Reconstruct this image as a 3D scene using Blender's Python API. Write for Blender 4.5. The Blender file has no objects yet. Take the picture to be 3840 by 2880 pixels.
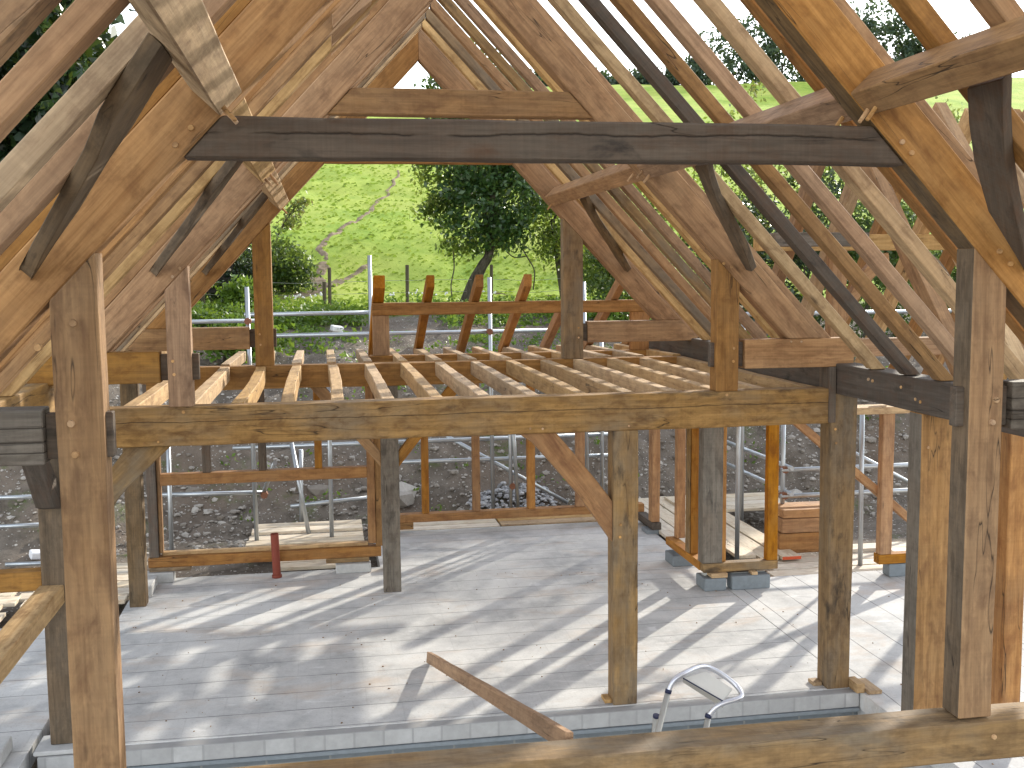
import bpy, bmesh, math, random
import numpy as np
from mathutils import Vector, Matrix, noise, Euler
R = math.radians
random.seed(7)
sc = bpy.context.scene
COL = sc.collection
WM = {}          # world matrix of every object built (no depsgraph needed)

# ------------------------------------------------------------------ node helpers
class NT:
    def __init__(s, name):
        m = bpy.data.materials.new(name); m.use_nodes = True
        s.m = m; s.t = m.node_tree; s.t.nodes.clear()
        s.out = s.t.nodes.new('ShaderNodeOutputMaterial')
    def n(s, typ, props=None, **inp):
        nd = s.t.nodes.new('ShaderNode' + typ)
        for k, v in (props or {}).items(): setattr(nd, k, v)
        for k, v in inp.items():
            key = int(k[1:]) if k[0] == '_' and k[1:].isdigit() else k.replace('_', ' ')
            sk = nd.inputs[key]
            if hasattr(v, 'bl_idname') and hasattr(v, 'outputs'): v = v.outputs[0]
            if isinstance(v, bpy.types.NodeSocket): s.t.links.new(v, sk)
            else: sk.default_value = v
        return nd
    def math(s, op, a, b=0.0, clamp=False):
        return s.n('Math', {'operation': op, 'use_clamp': clamp}, _0=a, _1=b)
    def ramp(s, fac, stops, interp='LINEAR'):
        nd = s.n('ValToRGB', Fac=fac); cr = nd.color_ramp; cr.interpolation = interp
        while len(cr.elements) < len(stops): cr.elements.new(0.5)
        for e, (p, c) in zip(cr.elements, stops):
            e.position = p; e.color = (c, c, c, 1) if isinstance(c, (int, float)) else (*c, 1)
        return nd
    def mix(s, fac, a, b, blend='MIX'):
        nd = s.t.nodes.new('ShaderNodeMix'); nd.data_type = 'RGBA'; nd.blend_type = blend
        for sk, v in ((nd.inputs[0], fac), (nd.inputs[6], a), (nd.inputs[7], b)):
            if hasattr(v, 'outputs'): v = v.outputs[2] if v.bl_idname == 'ShaderNodeMix' else v.outputs[0]
            if isinstance(v, bpy.types.NodeSocket): s.t.links.new(v, sk)
            elif isinstance(v, (tuple, list)): sk.default_value = (*v, 1)[:4]
            else: sk.default_value = v
        return nd.outputs[2]
    def scale(s, vec, sx, sy, sz):
        return s.n('VectorMath', {'operation': 'MULTIPLY'}, _0=vec, _1=(sx, sy, sz))
    def noise(s, vec, scale, detail=4, rough=.55, dist=0):
        return s.n('TexNoise', None, Vector=vec, Scale=scale, Detail=detail, Roughness=rough, Distortion=dist)
    def finish(s, color, rough=.8, bump=None, bstr=.3, bdist=.01, spec=.25, **kw):
        b = s.n('BsdfPrincipled', None, Base_Color=color, Roughness=rough, **kw)
        b.inputs['Specular IOR Level'].default_value = spec
        if bump is not None:
            bn = s.n('Bump', None, Height=bump, Strength=bstr, Distance=bdist)
            s.t.links.new(bn.outputs[0], b.inputs['Normal'])
        s.t.links.new(b.outputs[0], s.out.inputs[0])
        return s.m

def oak(name, c1, c2, stain=(.13, .06, .025), stain_pos=.60, iron_pos=.66, iron=(.018, .016, .015), var=.16, saw=.10, blotch=(.24,.165,.095), bl=.3, shake=None, mott=.5):
    t = NT(name)
    tc = t.n('TexCoord'); oi = t.n('ObjectInfo')
    off = t.n('VectorMath', {'operation': 'SCALE'}, _0=(17.3, 9.1, 31.7)); t.t.links.new(oi.outputs['Random'], off.inputs['Scale'])
    v = t.n('VectorMath', {'operation': 'ADD'}, _0=tc.outputs['Object'], _1=off)
    warp = t.noise(t.scale(v, .8, 3, 3), 1.0, 2)
    w2 = t.n('VectorMath', {'operation': 'MULTIPLY_ADD'}, _0=warp.outputs['Color'], _1=(0, .04, .04), _2=v)
    grain = t.noise(t.scale(w2, 1.1, 36, 36), 1.0, 7, .66)
    fine = t.noise(t.scale(w2, 5, 110, 110), 1.0, 3, .6)
    big = t.noise(t.scale(v, 1.0, 2.2, 2.2), 1.5, 5, .6)
    mid = t.noise(t.scale(v, 2.2, 4.5, 4.5), 1.7, 5, .62, .4)
    sawn = t.noise(t.scale(v, 75, 2.0, 2.0), 1.0, 2, .5)
    col = t.mix(t.ramp(grain, [(.30, 0), (.68, 1)]), c1, c2)
    col = t.mix(t.math('MULTIPLY', t.ramp(big, [(.42, 0), (.66, 1)]), bl), col, blotch)
    col = t.mix(t.math('MULTIPLY', t.ramp(mid, [(stain_pos - .05, 0), (stain_pos + .16, 1)]), .8), col, stain)
    mo = t.noise(t.scale(v, 2.4, 5, 5), 2.6, 7, .68, .5)
    col = t.mix(t.math('MULTIPLY', t.ramp(mo, [(.47, 0), (.66, 1)]), mott), col, stain)
    lt = t.noise(t.scale(v, 1.3, 4, 4), 3.1, 5, .62, .3)
    col = t.mix(t.math('MULTIPLY', t.ramp(lt, [(.54, 0), (.70, 1)]), .45), col, tuple(min(.8, k * 1.22) for k in c2))
    ir = t.noise(t.scale(v, 1.5, 4, 4), 1.9, 5, .66, .3)
    col = t.mix(t.math('MULTIPLY', t.ramp(ir, [(iron_pos - .04, 0), (iron_pos + .10, 1)]), .7), col, iron)
    # knots
    vo = t.n('TexVoronoi', None, Vector=t.scale(w2, 1.1, 4.6, 4.6), Scale=1.35)
    col = t.mix(t.math('MULTIPLY', t.ramp(vo.outputs['Distance'], [(.02, 1), (.085, 0)]), .65), col, (.05, .028, .014))
    # shakes: long thin drying cracks
    ck = t.noise(t.scale(w2, .55, 7.5, 7.5), 1.0, 3, .5)
    ca = t.math('ABSOLUTE', t.math('SUBTRACT', ck, .5))
    gate = t.ramp(t.noise(t.scale(v, .9, 1.5, 1.5), 1.3, 2), [(.50, 0), (.56, 1)])
    crack = t.math('MULTIPLY', t.ramp(ca, [(.0015, 1), (.0042, 0)]), gate)
    if shake:
        for z0, amp, wd in shake:
            sx = t.n('SeparateXYZ', None, Vector=tc.outputs['Object'])
            wv = t.noise(t.scale(v, 1.6, .4, .4), 1.0, 6, .62)
            dz = t.math('ABSOLUTE', t.math('SUBTRACT', t.math('SUBTRACT', sx.outputs['Z'], z0), t.math('MULTIPLY', t.math('SUBTRACT', wv, .5), amp)))
            gt = t.ramp(t.noise(t.scale(v, 1.0, .2, .2), 1.7, 3), [(.36, 0), (.42, 1)])
            crack = t.math('MAXIMUM', crack, t.math('MULTIPLY', t.ramp(dz, [(wd, 1), (wd * 2.2, 0)]), gt))
    col = t.mix(t.math('MULTIPLY', crack, .88), col, (.02, .014, .01))
    sw = t.math('MULTIPLY_ADD', sawn, saw * 2); sw.inputs[2].default_value = 1 - saw
    fn = t.math('MULTIPLY_ADD', fine, .5); fn.inputs[2].default_value = .75
    rv = t.math('MULTIPLY_ADD', oi.outputs['Random'], var * 2); rv.inputs[2].default_value = 1 - var
    val = t.math('MULTIPLY', t.math('MULTIPLY', sw, fn), rv)
    sat = t.math('MULTIPLY_ADD', t.math('FRACT', t.math('MULTIPLY', oi.outputs['Random'], 7.31)), .35); sat.inputs[2].default_value = .82
    hsv = t.n('HueSaturation', None, Hue=.5, Saturation=sat, Value=val, Color=col)
    hgt = t.math('ADD', t.math('MULTIPLY', grain, .6), t.math('ADD', t.math('MULTIPLY', sawn, .35), t.math('MULTIPLY', crack, -3.0)))
    rg = t.math('MULTIPLY_ADD', grain, .25); rg.inputs[2].default_value = .62
    return t.finish(hsv, rg, hgt, .45, .006)

M = {}
M['gold'] = oak('oak_fresh_gold', (.225, .112, .044), (.40, .225, .100), stain_pos=.62, iron_pos=.74)
M['brown'] = oak('oak_brown', (.205, .102, .034), (.37, .205, .078), stain_pos=.60, iron_pos=.70)
M['honey'] = oak('oak_honey', (.25, .108, .028), (.41, .200, .060), stain=(.16, .06, .018), stain_pos=.58, iron_pos=.76)
M['pale'] = oak('oak_pale', (.33, .205, .092), (.52, .355, .185), stain_pos=.66, iron_pos=.78, saw=.13)
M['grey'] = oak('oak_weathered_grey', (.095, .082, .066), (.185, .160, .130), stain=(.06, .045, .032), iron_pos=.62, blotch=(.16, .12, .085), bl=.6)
M['dark'] = oak('oak_dark_aged', (.055, .043, .033), (.125, .097, .074), stain=(.11, .06, .035), stain_pos=.60, iron_pos=.62, blotch=(.13, .108, .085), bl=.35, saw=.12)
M['drab'] = oak('oak_drab', (.175, .105, .048), (.31, .20, .095), stain=(.10, .06, .03), iron_pos=.62, blotch=(.15, .135, .11), bl=.7)
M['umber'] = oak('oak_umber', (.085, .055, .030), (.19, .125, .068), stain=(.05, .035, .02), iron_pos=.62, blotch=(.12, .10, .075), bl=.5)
M['collar'] = oak('oak_collar_dark', (.060, .046, .036), (.140, .108, .083), stain=(.10, .055, .033), stain_pos=.60, iron_pos=.62, blotch=(.15, .125, .098), bl=.45, saw=.16, shake=((.02, .07, .0022),), mott=.35)
M['tiebeam'] = oak('oak_tie_beam', (.19, .112, .048), (.34, .215, .100), stain=(.085, .042, .018), iron_pos=.62, blotch=(.17, .145, .11), bl=.6, shake=((.03, .05, .0013),), mott=.6)
M['split'] = oak('oak_split_grey', (.095, .082, .066), (.185, .160, .130), stain=(.06, .045, .032), iron_pos=.62, blotch=(.16, .12, .085), bl=.6, shake=((.035, .03, .0016), (-.02, .03, .0022), (-.06, .02, .0013)))
M['board'] = oak('scaffold_board_wood', (.50, .43, .33), (.68, .60, .48), stain=(.40, .27, .17), stain_pos=.64, iron_pos=.80, blotch=(.62, .56, .48), bl=.5, saw=.04)
M['peg'] = oak('peg_wood', (.42, .24, .11), (.58, .37, .19), iron_pos=.9)

def plain(name, c, rough=.6, metal=0.0, nz=.12, sc_=14, spec=.4, bump=.15):
    t = NT(name); tc = t.n('TexCoord'); oi = t.n('ObjectInfo')
    nn = t.noise(tc.outputs['Object'], sc_, 5, .6)
    k = t.math('MULTIPLY_ADD', nn, nz * 2); k.inputs[2].default_value = 1 - nz
    hsv = t.n('HueSaturation', None, Hue=.5, Saturation=1.0, Value=k, Color=(*c, 1))
    return t.finish(hsv, rough, nn, bump, .004, spec, Metallic=metal)
M['tube'] = plain('galvanised_tube', (.42, .45, .48), .38, .75, .25, 9)
M['alu'] = plain('ladder_aluminium', (.72, .73, .78), .28, .85, .06, 30, bump=.02)
M['alu_dull'] = plain('ladder_leg_metal', (.40, .39, .36), .42, .6, .12, 20)
M['navy'] = plain('navy_plastic', (.015, .02, .06), .4)
M['tread'] = plain('ladder_platform', (.62, .60, .55), .6, 0, .08)
M['red'] = plain('red_clay_pipe', (.20, .040, .022), .6, 0, .2)
M['redend'] = plain('board_end_paint', (.55, .09, .03), .6)
M['rust'] = plain('rusty_coupler', (.22, .10, .06), .75, .3, .3, 40)
M['block'] = plain('concrete_block', (.44, .44, .435), .95, 0, .22, 26, .1, .5)
M['bluish'] = plain('dense_block', (.20, .225, .245), .95, 0, .22, 22, .1, .5)
M['white'] = plain('white_plastic', (.75, .75, .78), .5, 0, .05)
M['postold'] = plain('old_fence_wood', (.10, .085, .06), .9, 0, .4, 12, .1, .4)
M['darkfence'] = plain('dark_hurdle_wood', (.035, .032, .028), .9, 0, .4, 12, .1, .4)
M['wire'] = plain('fence_wire', (.30, .30, .29), .5, .6)

# ------------------------------------------------------------------ object helpers
def tag(o, label=None, cat=None, group=None, kind=None):
    if label: o['label'] = label
    if cat: o['category'] = cat
    if group: o['group'] = group
    if kind: o['kind'] = kind
    return o
def empty(name, loc):
    o = bpy.data.objects.new(name, None); COL.objects.link(o)
    o.empty_display_size = .2; o.location = loc
    WM[o] = Matrix.Translation(loc); return o
def place(o, mw, parent=None):
    WM[o] = mw.copy()
    if parent is not None:
        o.parent = parent; o.matrix_basis = WM[parent].inverted() @ mw
    else: o.matrix_basis = mw
    return o
def link(name, me, mat, mw=Matrix(), parent=None):
    o = bpy.data.objects.new(name, me); COL.objects.link(o)
    for m in (mat if isinstance(mat, (list, tuple)) else [mat]): me.materials.append(M[m] if isinstance(m, str) else m)
    return place(o, mw, parent)
SEED = [0]
def finish_bm(bm, mw, bev, cuts, jit, L):
    if bev: bmesh.ops.bevel(bm, geom=bm.edges[:], offset=bev, segments=1, affect='EDGES', clamp_overlap=True)
    if cuts:
        for i in range(1, cuts + 1):
            x = -L / 2 + L * i / (cuts + 1)
            g = bm.verts[:] + bm.edges[:] + bm.faces[:]
            bmesh.ops.bisect_plane(bm, geom=g, plane_co=(x, 0, 0), plane_no=(1, 0, 0))
        SEED[0] += 1
        for v in bm.verts:
            p = v.co * 1.0; p.y *= 9; p.z *= 9; p.x *= 1.9
            d = noise.noise_vector(p + Vector((SEED[0] * 7.7, 0, 0))) * jit
            v.co.y += d.y; v.co.z += d.z
    bm.normal_update()
def solid(name, mat, pts, ext, axis, parent=None, bev=.005, cuts=None, jit=.0045):
    """a planar polygon (world points) pushed along ext; local X = axis (the grain)"""
    pts = [Vector(p) for p in pts]; ext = Vector(ext)
    X = Vector(axis).normalized(); Y = (ext - X * ext.dot(X)).normalized(); Z = X.cross(Y)
    c = sum(pts, Vector()) / len(pts) + ext / 2
    Rm = Matrix((X, Y, Z)).transposed().to_4x4(); mw = Matrix.Translation(c) @ Rm; inv = mw.inverted()
    bm = bmesh.new()
    a = [bm.verts.new(inv @ p) for p in pts]; b = [bm.verts.new(inv @ (p + ext)) for p in pts]
    n = len(pts)
    bm.faces.new(a); bm.faces.new(b[::-1])
    for i in range(n): bm.faces.new((a[i], b[i], b[(i + 1) % n], a[(i + 1) % n]))
    bmesh.ops.recalc_face_normals(bm, faces=bm.faces[:])
    xs = [v.co.x for v in bm.verts]; L = max(xs) - min(xs); off = (max(xs) + min(xs)) / 2
    if abs(off) > 1e-6:
        for v in bm.verts: v.co.x -= off
        mw = mw @ Matrix.Translation((off, 0, 0))
    if cuts is None: cuts = int(L / .28)
    finish_bm(bm, mw, bev, cuts, jit, L)
    me = bpy.data.meshes.new(name); bm.to_mesh(me); bm.free()
    return link(name, me, mat, mw, parent)
def XZ(name, mat, poly, y0, y1, axis, parent=None, **k):
    return solid(name, mat, [(x, y0, z) for x, z in poly], (0, y1 - y0, 0), axis, parent, **k)
def box(name, mat, x0, x1, y0, y1, z0, z1, parent=None, axis=None, **k):
    d = (x1 - x0, y1 - y0, z1 - z0)
    if axis is None: axis = [(1, 0, 0), (0, 1, 0), (0, 0, 1)][max(range(3), key=lambda i: d[i])]
    if axis[1]:
        return solid(name, mat, [(x0, y0, z0), (x1, y0, z0), (x1, y1, z0), (x0, y1, z0)], (0, 0, z1 - z0), axis, parent, **k)
    return solid(name, mat, [(x0, y0, z0), (x1, y0, z0), (x1, y0, z1), (x0, y0, z1)], (0, y1 - y0, 0), axis, parent, **k)
def bar(name, mat, p0, p1, w, h, up=(0, 0, 1), parent=None, bow=0, **k):
    """rectangular timber on the centre line p0-p1, h along up, w across"""
    p0, p1 = Vector(p0), Vector(p1); X = (p1 - p0).normalized(); U = Vector(up); U = (U - X * U.dot(X)).normalized(); S = X.cross(U)
    q = [p0 - S * w / 2 - U * h / 2, p0 + S * w / 2 - U * h / 2, p0 + S * w / 2 + U * h / 2, p0 - S * w / 2 + U * h / 2]
    o = solid(name, mat, [q[0], q[0] + (p1 - p0), q[3] + (p1 - p0), q[3]], S * w, X, parent, **k)
    if bow:
        L = (p1 - p0).length
        for v in o.data.vertices: v.co.y += bow * (math.cos(math.pi * v.co.x / L))
    return o
def tube(name, mat, pts, r, parent=None, seg=10, radii=None, caps=True, smooth=True):
    pts = [Vector(p) for p in pts]; bm = bmesh.new(); rings = []
    c0 = pts[0].copy(); prev = None
    for i, p in enumerate(pts):
        d = (pts[min(i + 1, len(pts) - 1)] - pts[max(i - 1, 0)]).normalized()
        u = prev - d * prev.dot(d) if prev is not None else d.orthogonal()
        u.normalize(); prev = u; w = d.cross(u); rr = radii[i] if radii else r
        rings.append([bm.verts.new(p - c0 + (u * math.cos(2 * math.pi * k / seg) + w * math.sin(2 * math.pi * k / seg)) * rr) for k in range(seg)])
    for a, b in zip(rings, rings[1:]):
        for k in range(seg):
            f = bm.faces.new((a[k], a[(k + 1) % seg], b[(k + 1) % seg], b[k])); f.smooth = smooth
    if caps: bm.faces.new(rings[0][::-1]); bm.faces.new(rings[-1])
    me = bpy.data.meshes.new(name); bm.to_mesh(me); bm.free()
    return link(name, me, mat, Matrix.Translation(c0), parent)
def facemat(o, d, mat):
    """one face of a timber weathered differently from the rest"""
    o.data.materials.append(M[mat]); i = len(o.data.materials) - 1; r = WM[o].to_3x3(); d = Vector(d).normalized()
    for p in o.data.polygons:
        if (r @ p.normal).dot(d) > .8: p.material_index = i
PEG = {}
def peg(p, d, parent, L=.02, r=.014):
    """a round oak peg head standing proud of its timber"""
    d = Vector(d).normalized(); key = (round(L, 3), round(r, 3))
    if key not in PEG:
        bm = bmesh.new(); bmesh.ops.create_cone(bm, cap_ends=True, segments=9, radius1=r, radius2=r * .82, depth=L)
        me = bpy.data.meshes.new('peg'); bm.to_mesh(me); bm.free(); me.materials.append(M['peg']); PEG[key] = me
    o = bpy.data.objects.new('peg', PEG[key]); COL.objects.link(o)
    mw = Matrix.Translation(Vector(p) + d * (L / 2 - .004)) @ d.to_track_quat('Z', 'Y').to_matrix().to_4x4() @ Matrix.Rotation(random.random() * 6, 4, 'Z')
    return place(o, mw, parent)
ORD = ['first', 'second', 'third', 'fourth', 'fifth', 'sixth', 'seventh', 'eighth', 'ninth', 'tenth', 'eleventh', 'twelfth', 'thirteenth', 'fourteenth', 'fifteenth', 'sixteenth']

# ------------------------------------------------------------------ roof geometry
RX, RZ, RT = .988, 5.2418, 1.069
K = math.sqrt(1 + RT * RT); CS, SN = 1 / K, RT / K
def zr(x, D=0): return RZ + D * K - RT * (x - RX)
def zl(x, D=0): return RZ + D * K + RT * (x - RX)
def xr(z, D=0): return RX + (RZ + D * K - z) / RT
def xl(z, D=0): return RX - (RZ + D * K - z) / RT
NRM = {1: Vector((SN, 0, CS)), -1: Vector((-SN, 0, CS))}     # outward normals
DWN = {1: Vector((CS, 0, -SN)), -1: Vector((-CS, 0, -SN))}   # down the slope
def onroof(s, x, D, y): return Vector((x, y, zr(x, D) if s > 0 else zl(x, D)))
d1, d2, d3 = 4.37, 7.535, 10.75
TH = .14
STB, STT = 2.478, 2.69
PLX = {1: (3.755, 3.93), -1: (-1.955, -1.78)}

def principal(parent, s, d, mat, foot=STT):
    f, g = (zr, xr) if s > 0 else (zl, xl)
    poly = [(g(foot), foot), (RX, RZ), (RX, RZ + .2 * K), (g(foot, .2), foot)]
    return XZ('principal_rafter', mat, poly, d, d + TH, DWN[s], parent, bev=.007)
def collar(parent, d, z0, z1, mat, jit=.005):
    poly = [(xl(z0), z0), (xr(z0), z0), (xr(z1), z1), (xl(z1), z1)]
    return XZ('collar_beam', mat, poly, d + .012, d + .128, (1, 0, 0), parent, bev=.008, jit=jit)
def queen(parent, s, x0, x1, d, zb, mat, name='queen_post'):
    f = zr if s > 0 else zl
    return XZ(name, mat, [(x0, zb), (x1, zb), (x1, f(x1)), (x0, f(x0))], d, d + TH, (0, 0, 1), parent, bev=.006)
def stub(parent, s, xin, xout, d, mat, matt):
    """interrupted tie: a shouldered beam whose tenon runs right through the queen post"""
    gap = .05
    a, b = (xin + gap, xout) if s > 0 else (xout, xin - gap)
    top = STT; poly = [(a, STB), (b, STB), (b, top), (a, top)]
    if s > 0: poly = [(a, STB), (xout, STB), (xr(STB, .2) , STB + .001), (xr(STT, .2), STT), (a, STT)] if xr(STB, .2) > xout else poly
    o = XZ('stub_tie', mat, poly, d + .004, d + .132, (1, 0, 0), parent)
    t0, t1 = (xin - .20, xin + gap) if s > 0 else (xin - gap, xin + .20)
    box('tenon', matt, t0, t1, d + .045, d + .10, STB + .015, STT - .02, o, bev=.004)
    return o
BR_R = ([(2.42, 6.67), (2.49, 6.81), (2.60, 6.98), (2.735, 7.09), (2.90, 7.24), (3.05, 7.45)], [(3.04, 7.53), (2.91, 7.43), (2.80, 7.31), (2.67, 7.19), (2.55, 7.06), (2.41, 6.87)])
BR_R1 = ([(2.41, 6.775), (2.525, 6.94), (2.64, 7.09), (2.76, 7.22), (2.855, 7.315), (2.94, 7.39), (3.06, 7.53)], [(2.98, 7.50), (2.81, 7.445), (2.63, 7.28), (2.51, 7.135), (2.41, 6.995)])
BR_L = ([(-.435, 6.555), (-.62, 6.755), (-.71, 6.96), (-.99, 7.38), (-1.07, 7.53)], [(-1.06, 7.50), (-.84, 7.305), (-.69, 7.095), (-.60, 7.015), (-.435, 6.785)])
def wind_brace(parent, s, mat, d, shape, D0=.10, D1=.154):
    """curved brace lying in the plane of the roof from purlin down to principal"""
    near, far = shape; off = d - d2
    pts = [onroof(s, x, D0, y + off) for x, y in near] + [onroof(s, x, D0, y + off) for x, y in far]
    return solid('wind_brace', mat, pts, NRM[s] * (D1 - D0), pts[len(near) - 1] - pts[0], parent, cuts=0, bev=.004)

# ------------------------------------------------------------------ truss nearest the camera
T1 = tag(empty('roof_truss', (RX, d1, 1.144)), 'nearest oak roof truss, with the dark aged collar beam and tall side posts', 'roof truss', 'oak roof trusses')
pl = principal(T1, -1, d1, 'gold'); pr = principal(T1, 1, d1, 'gold')
c1 = tag(collar(T1, d1, 3.644, 3.803, 'collar', .007), 'dark grey-brown collar beam split along its length')
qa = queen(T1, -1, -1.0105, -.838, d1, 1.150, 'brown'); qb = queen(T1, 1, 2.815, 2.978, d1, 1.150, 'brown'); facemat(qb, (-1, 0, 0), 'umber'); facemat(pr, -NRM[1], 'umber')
s1 = tag(stub(T1, -1, -1.0105, -1.955, d1, 'split', 'dark'), 'weathered grey stub beam with drying cracks'); s2 = stub(T1, 1, 2.978, 3.97, d1, 'split', 'dark')
fb = box('floor_beam', 'drab', -2.0, 5.2, 4.328, 4.525, .961, 1.144, T1, bev=.008, jit=.006)
for (x, z) in ((-.955, 2.635), (-.945, 2.515), (-.93, 3.02), (-1.06, 2.93)): peg((x, d1, z), (0, -1, 0), pl if z > 2.7 else qa, .016, .016)
for (x, z) in ((2.94, 2.615), (2.925, 2.515)): peg((x, d1, z), (0, -1, 0), qb, .018, .015)
for (x, z) in ((2.455, 3.735), (2.50, 3.69), (2.93, 3.27), (2.985, 3.215)): peg((x, d1, z), (0, -1, 0), pr, .016, .013)
for (x, z) in ((-.47, 3.755), (-.53, 3.69)): peg((x, d1, z), (0, -1, 0), pl, .012, .013)
peg((2.965, 4.328, 1.075), (0, -1, 0), fb, .014, .013)
wb = tag(wind_brace(T1, 1, 'dark', d1, BR_R1), 'broad curved dark brace')
wb = tag(wind_brace(T1, -1, 'umber', d1, BR_L), 'dark weathered straight brace')

# ------------------------------------------------------------------ middle truss
T2 = tag(empty('roof_truss', (RX, d2, 0)), 'middle oak roof truss standing on the long tie beam that carries the floor joists', 'roof truss', 'oak roof trusses')
pl2 = principal(T2, -1, d2, 'gold'); pr2 = principal(T2, 1, d2, 'gold')
collar(T2, d2, 4.262, 4.440, 'brown')
q2a = queen(T2, -1, -1.0215, -.866, d2, 2.3155, 'gold'); q2b = queen(T2, 1, 2.8235, 2.993, d2, 2.3155, 'gold')
stub(T2, -1, -1.0215, -1.955, d2, 'brown', 'dark'); st2 = stub(T2, 1, 2.993, 3.90, d2, 'gold', 'dark')
tie = tag(box('tie_beam', 'tiebeam', -1.66, 3.715, d2, 7.70, 2.0515, 2.3155, T2, bev=.008, jit=.006), 'long tie beam with dark stains')
midp = XZ('floor_post', 'drab', [(2.054, 0), (2.235, 0), (2.238, 2.0515), (2.05, 2.0515)], d2 + .002, 7.70, (0, 0, 1), T2)
rop = XZ('floor_post', 'drab', [(3.735, 0), (3.912, 0), (3.932, 2.277), (3.717, 2.277)], d2 - .01, 7.70, (0, 0, 1), T2)
box('jowl', 'dark', 3.70, 3.752, d2 - .02, 7.70, 2.06, 2.475, rop, bev=.004)
lop = XZ('floor_post', 'umber', [(-1.885, .035), (-1.66, .035), (-1.66, 2.277), (-1.885, 2.277)], d2, 7.70, (0, 0, 1), T2)
br = [(1.36, 2.051), (1.47, 1.975), (1.59, 1.838), (1.781, 1.611), (1.91, 1.434), (2.053, 1.225), (2.053, 1.53), (1.932, 1.690), (1.789, 1.865), (1.66, 2.02), (1.635, 2.051)]
XZ('brace', 'honey', br, d2 + .03, 7.67, (.6, 0, -.8), T2, cuts=0)
br = [(-1.659, 1.30), (-1.50, 1.50), (-1.40, 1.675), (-1.331, 1.76), (-1.196, 1.888), (-1.02, 2.051), (-1.31, 2.051), (-1.405, 1.925), (-1.55, 1.77), (-1.659, 1.60)]
XZ('brace', 'drab', br, d2 + .03, 7.67, (.7, 0, .7), T2, cuts=0)
for x, z in ((2.955, 2.63), (2.952, 2.535), (2.905, 2.29), (2.93, 3.22), (2.87, 3.245)): peg((x, d2, z), (0, -1, 0), q2b, .010, .012)
for x, z in ((-.985, 2.625), (-.98, 2.535), (-.93, 2.28), (-.965, 3.185), (-.915, 3.24)): peg((x, d2, z), (0, -1, 0), q2a, .010, .012)
for x, z in ((2.105, 1.36), (2.10, 1.27), (3.755, 2.01), (3.765, 1.905)): peg((x, d2 - .01 if x > 3 else d2, z), (0, -1, 0), midp if x < 3 else rop, .012, .011)
for x, z in ((1.44, 2.09), (1.53, 2.085), (2.165, 2.085), (-1.19, 2.08), (-1.10, 2.085)): peg((x, d2, z), (0, -1, 0), tie, .010, .009)
for x, z in ((3.40, 2.67), (3.48, 2.668), (3.56, 2.52)): peg((x, d2 + .004, z), (0, -1, 0), st2, .010, .009)
tag(wind_brace(T2, 1, 'umber', d2, BR_R), 'dark curved brace')
tag(wind_brace(T2, -1, 'umber', d2, BR_L), 'dark weathered brace')
# brace from the left post up to the wall plate, in the wall's own plane
solid('wall_brace', 'dark', [(-1.86, 7.53, 1.66), (-1.86, 7.53, 1.83), (-1.86, 7.20, 2.12), (-1.86, 7.05, 2.277), (-1.86, 6.85, 2.277), (-1.86, 7.14, 1.99), (-1.86, 7.38, 1.70)], (.12, 0, 0), (0, -.5, .5), T2, cuts=0)

# ------------------------------------------------------------------ far truss
T3 = tag(empty('roof_truss', (RX, d3, 0)), 'farthest oak roof truss, whose two inner posts frame the view of the green hillside', 'roof truss', 'oak roof trusses')
pl3 = principal(T3, -1, d3, 'gold'); pr3 = principal(T3, 1, d3, 'gold')
collar(T3, d3, 4.255, 4.44, 'gold')
q3a = queen(T3, -1, -.6356, -.4625, d3, 2.3135, 'brown'); q3b = queen(T3, 1, 2.405, 2.609, d3, 2.3135, 'drab')
stub(T3, -1, -.6356, -1.955, d3, 'brown', 'dark'); st3 = stub(T3, 1, 2.609, 3.755, d3, 'brown', 'dark')
box('tie_beam', 'brown', -1.66, 3.70, d3, d3 + .16, 2.09, 2.3135, T3, bev=.007)
XZ('floor_post', 'grey', [(.548, 0), (.722, 0), (.722, 2.09), (.548, 2.09)], d3 + .002, d3 + .16, (0, 0, 1), T3)
XZ('floor_post', 'umber', [(-1.90, 0), (-1.745, 0), (-1.745, 2.277), (-1.90, 2.277)], d3, d3 + .16, (0, 0, 1), T3)
XZ('floor_post', 'drab', [(3.70, 2.0), (3.80, 2.0), (3.80, 2.277), (3.70, 2.277)], d3 + .16, d3 + .30, (0, 0, 1), T3)
XZ('brace', 'brown', [(.548, 1.27), (.548, 1.42), (.02, 2.09), (-.13, 2.09)], d3 + .04, d3 + .12, (.7, 0, -.7), T3)
XZ('brace', 'brown', [(.722, 1.27), (.722, 1.42), (1.25, 2.09), (1.40, 2.09)], d3 + .04, d3 + .12, (.7, 0, .7), T3)
for x, z in ((2.56, 2.63), (2.56, 2.53)): peg((x, d3, z), (0, -1, 0), q3b, .010, .011)
for x, z in ((-.59, 2.62), (-.585, 2.52)): peg((x, d3, z), (0, -1, 0), q3a, .010, .011)
tag(wind_brace(T3, 1, 'umber', d3, BR_R), 'dark brace')
tag(wind_brace(T3, -1, 'umber', d3, BR_L), 'dark weathered brace')

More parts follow.
